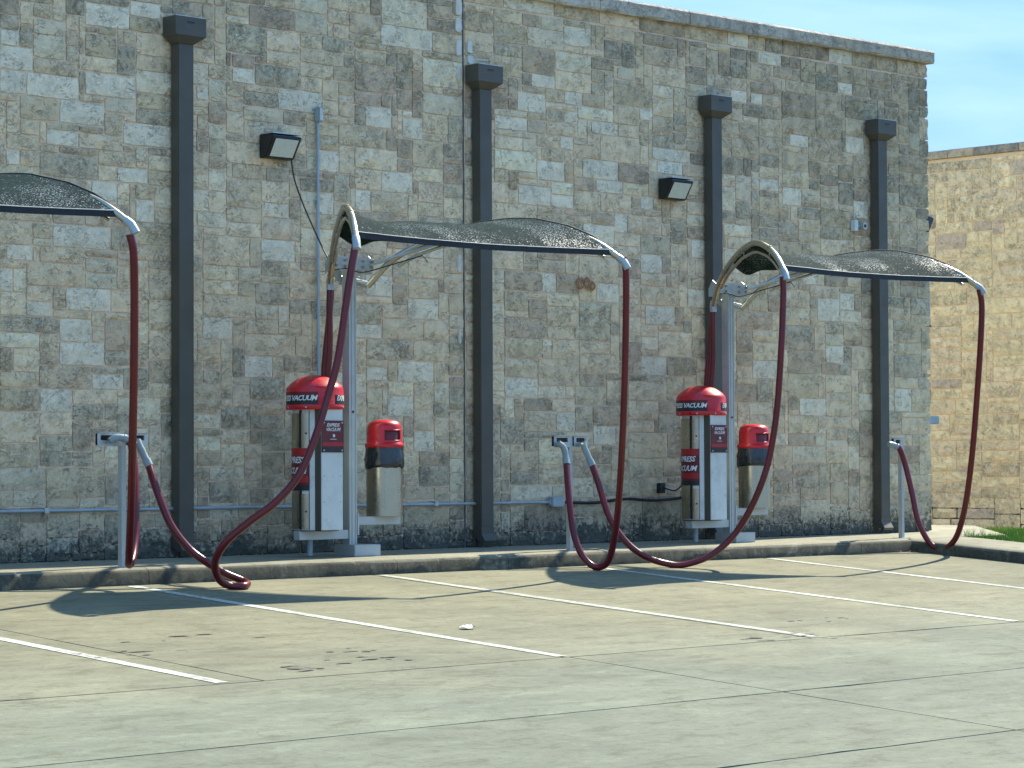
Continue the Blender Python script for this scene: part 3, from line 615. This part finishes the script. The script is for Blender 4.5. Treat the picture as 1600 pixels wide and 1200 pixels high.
# ------------------------------------------------------------------ vacuum stations
ZT = [(0, 2.72), (.05, 2.86), (.1, 2.99), (.2, 3.13), (.3, 3.22), (.42, 3.30), (.55, 3.34), (.65, 3.335), (.78, 3.26), (.88, 3.16), (.95, 3.05), (1.0, 2.945)]
def zt(t_):
    for (a0, z0), (a1, z1) in zip(ZT, ZT[1:]):
        if t_ <= a1: return z0 + (z1 - z0) * (t_ - a0) / (a1 - a0)
    return ZT[-1][1]
YP, YT = -.85, -2.9
def boom_pts(sx, tx, dz=0, t0=0., t1=1., n=11, shrink=0.):
    """boom path in station coordinates (origin at the foot of the pole)"""
    P = []
    for i in range(n + 1):
        t_ = t0 + (t1 - t0) * i / n; P.append((sx + (tx - sx) * t_, (YT - YP) * t_, zt(t_) + dz))
    return P
def shade_station(px, tl, tr, label, full=True):
    t = empty('shade_canopy', (px, YP, 0), label, 'shade canopy', 'vacuum shade canopies on poles')
    m = MB(); m.box(-.05, .05, -.05, .05, .1, 3.0)
    m.build('pole', M['alu'], t, bevel=.004)
    m = MB(); m.box(-.013, .013, -.056, -.05, .11, 2.98); m.box(-.05, -.036, -.0555, -.0505, .11, 2.98); m.box(.036, .05, -.0555, -.0505, .11, 2.98); m.build('channel_rib', M['alu'], t)
    m = MB(); m.tube([(0, -.057, 1.44), (0, -.0595, 1.44)], .014, 12); m.build('bolt_hole', M['black'], t)
    m = MB(); m.box(-.09, .26, -.18, .14, -.01, .105); m.build('base_box', M['alu'], t, bevel=.006)
    m = MB(); m.box(-.27, .27, -.075, -.062, 2.875, 3.0); m.build('bracket_plate', M['galv'], t, bevel=.002)
    for s in (-1, 1):
        m = MB(); m.prism([(-.055, 2.84), (-.055, 2.99), (.0, 3.03), (.06, 2.93), (.06, 2.84)], s * .262 - .004, s * .262 + .004, 'x'); m.build('side_plate', M['galv'], t)
        m = MB(); m.prism([(s * .05, 2.875), (s * .25, 2.875), (s * .05, 2.72)], .052, .060, 'y'); m.build('gusset_plate', M['galv'], t)
    m = MB()
    for s in (-1, 1):
        for q_ in (.24, .12): m.tube([(s * q_, -.075, 2.965), (s * q_, -.10, 2.965)], .013, 6); m.tube([(s * q_, -.075, 2.905), (s * q_, -.10, 2.905)], .013, 6)
    m.build('bolt', M['steel'], t)
    for sx, tx in ((-.25, tl), (.25, tr)):
        P = catmull(boom_pts(sx, tx), .03)
        m = MB(); m.tube(P, .033, 12); m.build('boom_pipe', M['steel'], t)
        m = MB(); m.tube(catmull(boom_pts(sx, tx, -.10, .12, .93), .04), .017, 8); m.build('sail_rail', M['steel'], t)
        e = Vector(P[-1]); d = (e - Vector(P[-6])).normalized(); d2 = (d + Vector((0, 0, -.9))).normalized()
        m = MB(); m.tube([e - d * .05, e + d * .015, e + d * .02 + d2 * .05, e + d * .02 + d2 * .08], .038, 14); m.build('end_cuff', M['conduit'], t)
        for q_ in (.03, .10, .45, .8):
            c_ = Vector(boom_pts(sx, tx, 0, q_, q_ + .001, 1)[0]); c2 = Vector(boom_pts(sx, tx, 0, q_ + .02, q_ + .021, 1)[0]); d = (c2 - c_).normalized()
            m = MB(); m.tube([c_ - d * .008, c_ + d * .008], .039, 12); lo = c_ - Vector((0, 0, .10)); m.tube([c_, lo], .006, 6); m.build('clamp', M['steel'], t)
    # brace struts between pole bracket and booms
    for sx, tx in ((-.25, tl), (.25, tr)):
        e = Vector(boom_pts(sx, tx, -.06, .30, .31, 1)[0]); m = MB(); m.tube([(sx * .9, -.06, 2.93), e], .018, 4, smooth=False); m.build('brace', M['alu'], t)
    # the sail
    NU, NV = 26, 16; vs = []; fs = []
    L0 = lambda q_: Vector(boom_pts(-.25, tl, -.02, q_, q_ + .001, 1)[0]); R0 = lambda q_: Vector(boom_pts(.25, tr, .05, q_, q_ + .001, 1)[0]) + Vector((.02, .0, 0))
    for j in range(NV + 1):
        q_ = .27 + .69 * j / NV; a_, c_ = L0(q_), R0(q_)
        if q_ > .8: a_.z += (q_ - .8) * .15; c_.z -= (q_ - .8) * .15
        for i in range(NU + 1):
            u = i / NU; u2 = u; P = a_.lerp(c_, u2); s4 = 4 * u2 * (1 - u2)
            sag = .085 * math.sin(math.pi * min(1, q_)) + .01; P.z -= sag * s4 + .085 * math.exp(-((u2 - .16) / .11) ** 2) * (1 if u2 > .02 else .2) * (1 - j / NV) ** .7
            P.z += .003 * noise.noise(Vector((P.x * 5, P.y * 5, px)))
            P.y += .09 * s4 * max(0, (q_ - .6) / .36) if q_ > .6 else 0
            if q_ < .5: P.y -= .10 * s4 * (.5 - q_) / .23
            vs.append(P)
    W = NU + 1; fs = [(j * W + i, j * W + i + 1, (j + 1) * W + i + 1, (j + 1) * W + i) for j in range(NV) for i in range(NU)]
    nrm = [(0, 0, 1)]; m = MB(); m.add(vs, fs, 0, True); low = [Vector(v) - Vector((0, 0, .004)) for v in vs]; m.add(low, [tuple(reversed(f)) for f in fs], 0, True)
    o = m.build('sail', M['fabric'], t, fix=False)
    fe = [Vector(vs[NV * W + i]) for i in range(W)]
    m = MB(); n = len(fe); V_ = []
    for p in fe: V_ += [p + Vector((0, -.004, .0)), p + Vector((0, -.012, -.052)), p + Vector((0, .012, -.052)), p + Vector((0, .008, 0))]
    m.add(V_, [(4 * i + k, 4 * i + 4 + k, 4 * i + 4 + (k + 1) % 4, 4 * i + (k + 1) % 4) for i in range(n - 1) for k in range(4)]); m.build('front_hem', M['hem'], t)
    m = MB(); m.tube([p + Vector((0, -.006, .003)) for p in fe], .004, 5); m.build('hem_cord', M['hemtop'], t)
    m = MB(); m.tube([Vector(vs[i]) + Vector((0, .004, 0)) for i in range(W)], .010, 6); m.build('rear_hem', M['hem'], t)
    for e, k in ((0, -.25), (NU, .25)):
        m = MB(); m.tube([Vector(vs[j * W + e]) for j in range(NV + 1)], .009, 6); m.build('side_hem', M['hem'], t)
    # knotted ties at the front corners
    q = random.Random(int(px * 10)); 
    for e, (sx, tx) in ((0, (-.25, tl)), (NU, (.25, tr))):
        c0 = Vector(vs[NV * W + e]); tip = Vector(boom_pts(sx, tx, 0, .985, .99, 1)[0]); m = MB()
        m.tube([c0, (c0 + tip) / 2 + Vector((0, 0, -.03)), tip], .009, 6); m.tube([c0 + Vector((0, 0, -.02)), tip + Vector((0, 0, -.05))], .007, 6)
        for k in range(5): a_ = c0.lerp(tip, k / 5); m.tube([a_, a_ + Vector((q.uniform(-.05, .05), q.uniform(-.03, .03), q.uniform(-.07, .05)))], .005, 5)
        m.build('tie_cord', M['steel'], t)
    m = MB(); m.tube(catmull([(-.25, -.02, 2.86), (-.1, -.09, 2.88), (.1, -.1, 2.85), (.35, -.25, 2.93), (.55, -.5, 3.02)], .04), .006, 6); m.tube([(.55, -.5, 3.02), (.62, -.5, 2.96)], .004, 5); m.build('safety_cable', M['dark'], t)
    if full:
        m = MB(); m.box(-.70, -.052, -.045, .045, .165, .255); m.build('vacuum_arm', M['alu'], t, bevel=.004)
        m = MB(); m.box(.052, .66, -.04, .04, .30, .383); m.build('bin_arm', M['alu'], t, bevel=.004)
        m = MB(); m.box(.054, .075, -.06, -.045, .20, .42); m.build('latch_rod', M['galv'], t)
        hr = lambda P: [Vector(p) for p in catmull(P, .012)]
        for P in ([(-.25, 0, 2.74), (-.26, .0, 2.5), (-.24, .03, 2.0), (-.27, .10, 1.5), (-.34, .24, .9)], [(-.15, .10, 2.70), (-.16, .12, 2.4), (-.19, .16, 1.9), (-.20, .18, 1.5), (-.26, .27, .7)]):
            Q = hr(P); m = MB(); m.tube(Q, .034, 10, rf=lambda i: .034 if i % 2 else .0312); m.build('suction_hose', M['hose'], t)
        m = MB(); m.tube(catmull([(.25, 0, 2.74), (.15, .12, 2.78), (0, .14, 2.8), (-.12, .12, 2.78), (-.15, .10, 2.68)], .03), .032, 10); m.tube([(-.25, 0, 2.78), (-.25, 0, 2.66)], .039, 12); m.build('elbow_pipe', M['galv'], t)
    return t
ST = [(11.62, -1.72, 1.83, 'shade canopy at the far left edge, mostly cut off by the frame', False),
      (17.70, -1.71, 1.85, 'dark shade sail canopy on steel pole and arched booms, middle one between two downspouts', True),
      (23.56, -1.45, 2.11, 'dark shade sail canopy on the right reaching past the building corner', True)]
for s_ in ST: shade_station(*s_)

def text_mesh(txt, size, shear=.28, sp=.95):
    cu = bpy.data.curves.new('lettering', 'FONT'); cu.body = txt; cu.size = size; cu.shear = shear; cu.space_character = sp; cu.align_x = 'CENTER'; cu.align_y = 'CENTER'; cu.offset = size * .022; cu.resolution_u = 2
    o = bpy.data.objects.new('lettering_tmp', cu); COL.objects.link(o); bpy.context.view_layer.update()
    me = bpy.data.meshes.new_from_object(o.evaluated_get(bpy.context.evaluated_depsgraph_get())); bpy.data.objects.remove(o)
    bm = bmesh.new(); bm.from_mesh(me)
    if len(txt) > 3:
        bmesh.ops.subdivide_edges(bm, edges=[e for e in bm.edges if e.calc_length() > size * .6], cuts=2)
    bmesh.ops.triangulate(bm, faces=bm.faces); bm.to_mesh(me); bm.free(); return me
def wrap(me, R_, az0, z0, name, mat, parent, flat=None):
    """bend flat lettering round a cylinder of radius R_ about the parent's origin, or lay it on a plane y=flat"""
    me = me.copy()
    for v in me.vertices:
        x, y = v.co.x, v.co.y
        y *= 1 + .10 * math.sin(x * 90)           # brush-lettered unevenness
        if flat is None: a_ = rad(az0) + x / R_; v.co = (R_ * math.cos(a_), R_ * math.sin(a_), z0 + y)
        else: v.co = (az0 + x, flat, z0 + y)
    me.materials.clear(); me.update(); return link(name, me, mat, parent)
T_dome = text_mesh('EXPRESS VACUUM', .073, .3, .90)
DW = (max(v.co.x for v in T_dome.vertices) - min(v.co.x for v in T_dome.vertices)) / 2 / .2896; T_big1 = text_mesh('EXPRESS', .085); T_big2 = text_mesh('VACUUM', .085); T_s1 = text_mesh('EXPRESS', .046); T_s2 = text_mesh('VACUUM', .046); T_logo = text_mesh('DOX', .02, 0, 1.2)
CAMAZ = 227.0                                     # bearing from the stations to the road side the visitor stands on
def vacuum(loc, label):
    t = empty('vacuum_unit', loc, label, 'vacuum', 'red and steel coin vacuums')
    A = lambda th: CAMAZ + th
    m = MB(); m.lathe([(.222, .26), (.222, 1.47)], 48); m.build('body', M['white'], t)
    m = MB(); m.lathe([(.235, .252), (.235, .262)], 40); m.build('base_plate', M['black'], t)
    def shell(r0, r1, a0, a1, z0, z1, name, mat, parent=t, n=14):
        mm = MB(); vs = []
        for i in range(n + 1):
            a_ = rad(A(a0 + (a1 - a0) * i / n))
            for r_, z_ in ((r0, z0), (r1, z0), (r1, z1), (r0, z1)): vs.append((r_ * math.cos(a_), r_ * math.sin(a_), z_))
        fs = [(4 * i + k, 4 * i + 4 + k, 4 * i + 4 + (k + 1) % 4, 4 * i + (k + 1) % 4) for i in range(n) for k in range(4)] + [(0, 1, 2, 3), (4 * n + 3, 4 * n + 2, 4 * n + 1, 4 * n)]
        mm.add(vs, fs); o = mm.build(name, mat, parent); return o
    for a0, a1 in ((-150, -41), (-33, -13)):
        for z0, z1 in ((1.02, 1.42), (.275, .62)):
            d_ = shell(.2225, .232, a0, a1, z0, z1, 'steel_door', M['steel'])
            if a0 > -40:
                a_ = rad(A(-20)); mm = MB(); zc = (z0 + z1) / 2; mm.tube([(.231 * math.cos(a_), .231 * math.sin(a_), zc), (.236 * math.cos(a_), .236 * math.sin(a_), zc)], .011, 8); mm.build('lock', M['black'], d_)
    shell(.2225, .2265, -41, -33, .27, 1.45, 'door_gap', M['black'])
    shell(.2225, .2262, -12.9, -11.6, .27, 1.45, 'door_gap', M['black'])
    shell(.2225, .2262, -150, -41, .62, 1.02, 'band', M['steel'])
    # wrap-round decal with lettering
    d_ = shell(.2275, .2345, -120, -13, .655, 1.075, 'decal_panel', M['maroon'])
    shell(.2346, .2352, -120, -13, 1.0, 1.075, 'red_band', M['redpaint'], d_); shell(.2346, .2352, -120, -13, .735, .80, 'red_band', M['redpaint'], d_); shell(.2346, .2352, -120, -13, .655, .71, 'black_band', M['blackdecal'], d_)
    wrap(T_big1, .2362, A(-62), .955, 'lettering', M['letter'], d_); wrap(T_big2, .2362, A(-62), .850, 'lettering', M['letter'], d_)
    # flat front panel on the wall-parallel side
    m = MB(); m.box(-.14, .14, -.262, -.10, .262, 1.46); m.build('front_panel', M['white'], t, bevel=.005)
    m = MB(); m.box(-.1455, -.1405, -.255, -.12, .262, 1.455); m.build('side_strip', M['bronze'], t)  # thin dark strip over the panel's left side
    m = MB(); m.box(-.142, .142, -.272, -.264, 1.03, 1.345); sp_ = m.build('sign_plate', M['maroon'], t)
    m = MB(); m.box(-.14, .14, -.2735, -.2725, 1.095, 1.13); m.build('red_band', M['redpaint'], sp_); m = MB(); m.box(-.14, .14, -.2735, -.2725, 1.031, 1.082); m.build('black_band', M['blackdecal'], sp_)
    wrap(T_s1, 1, .0, 1.30, 'lettering', M['letter'], sp_, -.2745); wrap(T_s2, 1, .0, 1.255, 'lettering', M['letter'], sp_, -.2745)
    mm = MB(); mm.prism([(.010 + .016 * math.cos(rad(q_ * 30)), 1.195 + .016 * math.sin(rad(q_ * 30))) for q_ in range(-4, 6)], -.2755, -.2736, 'y'); mm.build('logo', M['letter'], sp_)
    mm = MB(); mm.box(-.035, .045, -.2745, -.2735, 1.158, 1.163); mm.build('logo_line', M['letter'], sp_)
    m = MB()
    for sx in (-.118, .118):
        for z_ in (1.325, 1.05): m.tube([(sx, -.272, z_), (sx, -.278, z_)], .009, 8)
        for z_ in (.80, .54): m.tube([(sx * .9, -.262, z_), (sx * .9, -.267, z_)], .007, 8)
    m.build('screw', M['galv'], t)
    # dome
    prof = [(.275, 1.455), (.29, 1.458), (.292, 1.50), (.287, 1.505), (.285, 1.66), (.280, 1.675), (.268, 1.69), (.245, 1.715), (.21, 1.742), (.165, 1.768), (.11, 1.788), (.05, 1.80), (0.0001, 1.802)]
    m = MB(); m.lathe(prof, 56, caps=False); m.lathe([(.0001, 1.456), (.275, 1.455)], 40, caps=False); d_ = m.build('dome', M['red'], t)
    shell(.2865, .2885, -118, 9, 1.505, 1.585, 'black_band', M['blackdecal'], d_, 30); shell(.2865, .2885, 46, 170, 1.505, 1.60, 'black_band', M['blackdecal'], d_, 30)
    shell(.2863, .2880, -118, 8.5, 1.586, 1.63, 'maroon_band', M['maroon'], d_, 30)
    wrap(T_dome, .2896, A(7 - math.degrees(DW)), 1.567, 'lettering', M['letter'], d_); wrap(T_dome, .2896, A(50 + math.degrees(DW)), 1.567, 'lettering', M['letter'], d_)
    m = MB()
    for th in (-62, -15, 28, 75):
        a_ = rad(A(th)); m.tube([(.290 * math.cos(a_), .290 * math.sin(a_), 1.478), (.297 * math.cos(a_), .297 * math.sin(a_), 1.478)], .009, 8)
    m.build('rivet', M['galv'], t)
    # motor skirt under the platform
    m = MB(); m.lathe([(.03, 0), (.03, .25)], 16, c=(.05, .14)); m.build('drain_pipe', M['conduit'], t)
    return t
vacuum((17.245, -.85, 0), 'left steel vacuum with red dome and lettering, crossed by a hanging hose')
vacuum((23.08, -.85, 0), 'right steel vacuum with red dome, beside the power outlet and third downspout')

def bin_(loc, label, seed):
    t = empty('trash_bin', loc, label, 'trash bin', 'steel bins with red dome lids'); q = random.Random(seed)
    m = MB(); n = 48; prof = [.385, .45, .55, .65, .75, .84, .90]; vs = []
    for z in prof:
        for i in range(n):
            a_ = 2 * math.pi * i / n; r_ = .186 +   .0010 * noise.noise(Vector((math.cos(a_) * 2.5, math.sin(a_) * 2.5, z * 2 + seed))); vs.append((r_ * math.cos(a_), r_ * math.sin(a_), z))
    m.add(vs, [(j * n + i, j * n + (i + 1) % n, (j + 1) * n + (i + 1) % n, (j + 1) * n + i) for j in range(len(prof) - 1) for i in range(n)], 0, True); m.add([vs[i] for i in range(n)], [tuple(range(n))])
    o = m.build('can', M['steel'], t)
    a_ = rad(CAMAZ + 2); m = MB(); m.tube([(.188 * math.cos(a_), .188 * math.sin(a_), .39), (.188 * math.cos(a_), .188 * math.sin(a_), .86)], .0025, 5); m.build('seam', M['galv'], o)
    m = MB(); vs = []; n = 72; lv = [.865, .885, .92, .96, 1.0, 1.05, 1.085]
    for j, z in enumerate(lv):
        for i in range(n):
            a_ = 2 * math.pi * i / n; r_ = .192 + (.010 if 0 < j < 5 else 0) + .009 * noise.noise(Vector((math.cos(a_) * 4 + seed, math.sin(a_) * 4, z * 22))) + .005 * noise.noise(Vector((a_ * 9, z * 60, seed)))
            zz = z + (.02 * noise.noise(Vector((math.cos(a_) * 2, math.sin(a_) * 2 + seed, 3))) - .012 * math.cos(a_ - 1) if j == 0 else 0); vs.append((r_ * math.cos(a_), r_ * math.sin(a_), zz))
    m.add(vs, [(j * n + i, j * n + (i + 1) % n, (j + 1) * n + (i + 1) % n, (j + 1) * n + i) for j in range(len(lv) - 1) for i in range(n)], 0, True); m.build('bin_liner', M['bag'], t)
    # lid with an opening towards the right front
    n = 60; o0, o1 = CAMAZ - 2, CAMAZ + 66
    P = [(.186, 1.08), (.200, 1.085), (.202, 1.115), (.184, 1.128), (.180, 1.15), (.177, 1.26), (.172, 1.30), (.160, 1.328), (.13, 1.35), (.08, 1.363), (.0001, 1.368)]
    m = MB(); vs = []
    for r_, z in P:
        for i in range(n): a_ = rad(CAMAZ + 6 * i); vs.append((r_ * math.cos(a_), r_ * math.sin(a_), z))
    fs = []
    for j in range(len(P) - 1):
        for i in range(n):
            th = 6 * i + 3; 
            if j == 4 and 0 < th < 66: continue
            fs.append((j * n + i, j * n + (i + 1) % n, (j + 1) * n + (i + 1) % n, (j + 1) * n + i))
    m.add(vs, fs, 0, True); lid = m.build('lid', M['red'], t)
    m = MB(); m.lathe([(.165, 1.10), (.165, 1.30), (.12, 1.33)], 40, caps=False); m.build('lid_inner', M['maroon'], lid)
    m = MB()
    for th in (0, 66):
        a_ = rad(CAMAZ + th); m.tube([(.176 * math.cos(a_), .176 * math.sin(a_), 1.15), (.174 * math.cos(a_), .174 * math.sin(a_), 1.26)], .006, 6)
    for z in (1.152, 1.258):
        m.tube([(.177 * math.cos(rad(CAMAZ + 6 * i)), .177 * math.sin(rad(CAMAZ + 6 * i)), z) for i in range(12)], .006, 6)
    m.build('opening_rim', M['red'], lid); return t
bin_((18.175, -.85, 0), 'steel trash bin with red dome lid beside the left vacuum post', 2)
bin_((24.02, -.85, 0), 'steel trash bin with red dome lid partly behind the right hanging hose', 6)

# ------------------------------------------------------------------ nozzle holder posts
def holder(loc, wl, wr, label, nz_left=True, flip=False):
    t = empty('nozzle_holder', loc, label, 'nozzle holder', 'nozzle holder posts on the kerb')
    m = MB(); m.box(-.027, .027, -.027, .027, -.02, 1.20); m.build('post', M['alu'], t, bevel=.003); m = MB(); m.box(-.09, .09, -.07, .07, -.022, -.010); m.build('foot_plate', M['galv'], t)
    for s, w_ in ((-1, wl), (1, wr)):
        if not w_: continue
        x0, x1 = (-.035 - w_, -.03) if s < 0 else (.03, .035 + w_); m = MB(); h0, h1 = 1.085, 1.205; a0 = x0 + .035; a1 = x1 - .035; yf = -.045
        # plate with a rectangular hole, built from four strips
        m.box(x0, a0, yf, yf + .004, h0, h1); m.box(a1, x1, yf, yf + .004, h0, h1); m.box(a0, a1, yf, yf + .004, h0, h0 + .055); m.box(a0, a1, yf, yf + .004, h1 - .02, h1)
        m.box(x0, x1, yf - .03, .03, h1 + .0005, h1 + .006); m.build('holder_plate', M['galv'], t)
        m = MB(); m.box(x0 + .01, x1 - .01, -.005, .001, h0 + .01, h1 - .004); m.build('back_plate', M['black'], t)
    return t
holder((14.585, -1.25, 0), .27, .22, 'left nozzle holder post on the kerb with two grey nozzles, by the first downspout')
holder((20.475, -1.25, 0), .24, .21, 'middle nozzle holder post on the kerb with two drooping hoses')
holder((26.33, -1.25, 0), .16, 0, 'right nozzle holder post on the kerb at the corner by the end of the wall')

# ------------------------------------------------------------------ hoses
H0 = [[13.45,-2.9,2.854],[13.49,-2.9,2.672],[13.571,-2.8,2.139],[13.638,-2.7,1.6],[13.773,-2.5,1.057],[13.945,-2.25,0.503],[14.073,-2.05,0.134],[14.147,-1.95,0.034],[14.256,-1.85,0.085],[14.382,-1.72,0.262],[14.479,-1.6,0.604],[14.539,-1.5,0.893],[14.563,-1.42,1.097],[14.542,-1.38,1.173]]
H1L = [[15.985,-2.9,2.92],[15.929,-2.9,2.684],[15.876,-2.88,2.333],[15.8,-2.86,1.867],[15.702,-2.83,1.519],[15.56,-2.8,1.115],[15.413,-2.75,0.799],[15.236,-2.65,0.572],[15.064,-2.5,0.402],[14.921,-2.36,0.232],[14.884,-2.25,0.076],[14.932,-2.18,-0.041],[15.015,-2.15,-0.137],[15.139,-2.15,-0.185],[15.232,-2.2,-0.186],[15.342,-2.12,-0.172],[15.363,-2.02,-0.146],[15.203,-1.96,-0.072],[15.044,-1.9,0.03],[14.925,-1.8,0.153],[14.806,-1.7,0.357],[14.752,-1.6,0.601],[14.741,-1.5,0.804],[14.758,-1.42,0.927]]
H1R = [[19.564,-2.9,2.978],[19.601,-2.9,2.831],[19.65,-2.85,2.352],[19.733,-2.75,1.711],[19.851,-2.6,1.065],[20.014,-2.4,0.541],[20.114,-2.25,0.175],[20.163,-2.12,-0.08],[20.173,-2.0,-0.165],[20.124,-1.9,-0.150],[20.075,-1.8,-0.030],[20.075,-1.7,0.168],[20.123,-1.6,0.435],[20.19,-1.5,0.703],[20.276,-1.4,0.926]]
H2L = [[22.074,-2.9,2.902],[22.082,-2.9,2.711],[22.067,-2.88,2.162],[22.056,-2.82,1.477],[22.017,-2.75,0.998],[21.959,-2.68,0.69],[21.897,-2.55,0.382],[21.806,-2.4,0.121],[21.611,-2.25,-0.083],[21.366,-2.1,-0.175],[21.17,-2.0,-0.160],[20.926,-1.9,-0.072],[20.789,-1.75,0.099],[20.713,-1.6,0.357],[20.663,-1.5,0.699],[20.661,-1.4,0.912]]
H2R = [[25.668,-2.9,2.922],[25.716,-2.9,2.752],[25.74,-2.87,2.417],[25.793,-2.78,1.822],[25.903,-2.62,1.073],[26.073,-2.4,0.467],[26.191,-2.2,0.082],[26.228,-2.05,-0.085],[26.239,-1.9,-0.145],[26.214,-1.75,-0.058],[26.202,-1.6,0.19],[26.213,-1.5,0.539],[26.197,-1.42,0.866],[26.138,-1.38,1.068],[26.089,-1.35,1.115]]
def hose(P, nozzle, label, brist=False):
    """ribbed hose from boom end to nozzle; nozzle = points from the cuff to the tip"""
    o0 = Vector(P[0]); t = empty('vacuum_hose', o0, label, 'vacuum hose', 'dark red vacuum hoses'); P = [Vector(p) - o0 for p in P]; N = [Vector(p) - o0 for p in nozzle]
    Q = catmull(P, .0125); m = MB(); m.tube(Q, .036, 12, rf=lambda i: .0365 if i % 2 else .0338); m.build('hose', M['hose'], t)
    d = (P[-1] - P[-2]).normalized(); C_ = catmull([P[-1] - d * .03] + N[:1] + N[1:], .02)
    k = len(C_); m = MB()
    m.tube(C_[:max(2, k // 3)], .040, 14); m.build('cuff', M['plastic'], t)
    m = MB(); m.tube(C_[max(1, k // 3 - 1):], .033, 14, rf=lambda i: .034 - .004 * i / max(1, k) + (.004 if i in (4,) else 0)); m.build('nozzle', M['plastic'], t)
    if brist:
        e = N[-1]; m = MB()
        for i in range(9): m.tube([e + Vector((-.03 + .004 * i, -.02, -.01)), e + Vector((-.065 + .006 * i, -.035, -.02 - .005 * (i % 3)))], .004, 4)
        m.build('brush', M['bristle'], t)
    return t
hose(H0, [(14.45, -1.36, 1.165), (14.38, -1.34, 1.13)], 'dark red hose hanging straight down from the far left canopy to the left holder')
hose(H1L, [(14.73, -1.39, 1.00), (14.70, -1.36, 1.09), (14.70, -1.335, 1.14)], 'dark red hose crossing the left vacuum and looping on the pavement', True)
hose(H1R, [(20.295, -1.37, 1.00), (20.285, -1.35, 1.08), (20.22, -1.335, 1.13)], 'dark red hose dipping low from the middle canopy right boom to the middle holder')
hose(H2L, [(20.64, -1.37, .99), (20.605, -1.35, 1.08), (20.60, -1.335, 1.14)], 'dark red hose sweeping in a wide curve from right canopy to middle holder', True)
hose(H2R, [(26.05, -1.34, 1.125), (25.99, -1.32, 1.13)], 'dark red hose at the far right hanging from the boom tip past the building corner')

# light cable draped from the first wall light to the middle canopy
m = MB(); m.tube(catmull([(17.57, -.10, 4.09), (17.60, -.12, 3.85), (17.66, -.18, 3.60), (17.66, -.33, 3.36), (17.61, -.53, 3.14), (17.52, -.75, 2.98), (17.50, -.86, 2.93)], .04), .008, 6)
tag(m.build('power_cable', M['dark']), 'thin black cable drooping from the left wall light to the canopy pole', 'cable')
# dropped litter
q = random.Random(2); m = MB(); vs = []; N_ = 5
for j in range(N_):
    for i in range(N_): x_, y_ = 15.02 + (i - 2) * .028, -5.35 + (j - 2) * .022; vs.append((x_ + q.uniform(-.008, .008), y_, zlot(y_) + .012 + abs(q.gauss(0, .014))))
m.add(vs, [(j * N_ + i, j * N_ + i + 1, (j + 1) * N_ + i + 1, (j + 1) * N_ + i) for j in range(N_ - 1) for i in range(N_ - 1)]); tag(m.build('paper_scrap', M['litter']), 'crumpled white paper scrap lying on the concrete between two stall lines', 'litter')
for i in range(7):
    x_, y_ = 25.9 + q.uniform(-.2, .22), -1.6 + q.uniform(-.07, .03); s = q.uniform(.018, .035); a_ = q.uniform(0, 6); z_ = zlot(y_) + .008; m = MB()
    P = [(x_ + s * math.cos(a_), y_ + s * math.sin(a_), z_), (x_ + s * .5 * math.cos(a_ + 1.5), y_ + s * .5 * math.sin(a_ + 1.5), z_ + .02), (x_ - s * math.cos(a_), y_ - s * math.sin(a_), z_ + .008), (x_ + s * .5 * math.cos(a_ - 1.5), y_ + s * .5 * math.sin(a_ - 1.5), z_ + .012)]
    m.add(P, [(0, 1, 2, 3)]); tag(m.build('dry_leaf', M['leaf']), 'small dry leaf in the gutter at the kerb corner', 'leaf', 'dry leaves at the kerb corner')
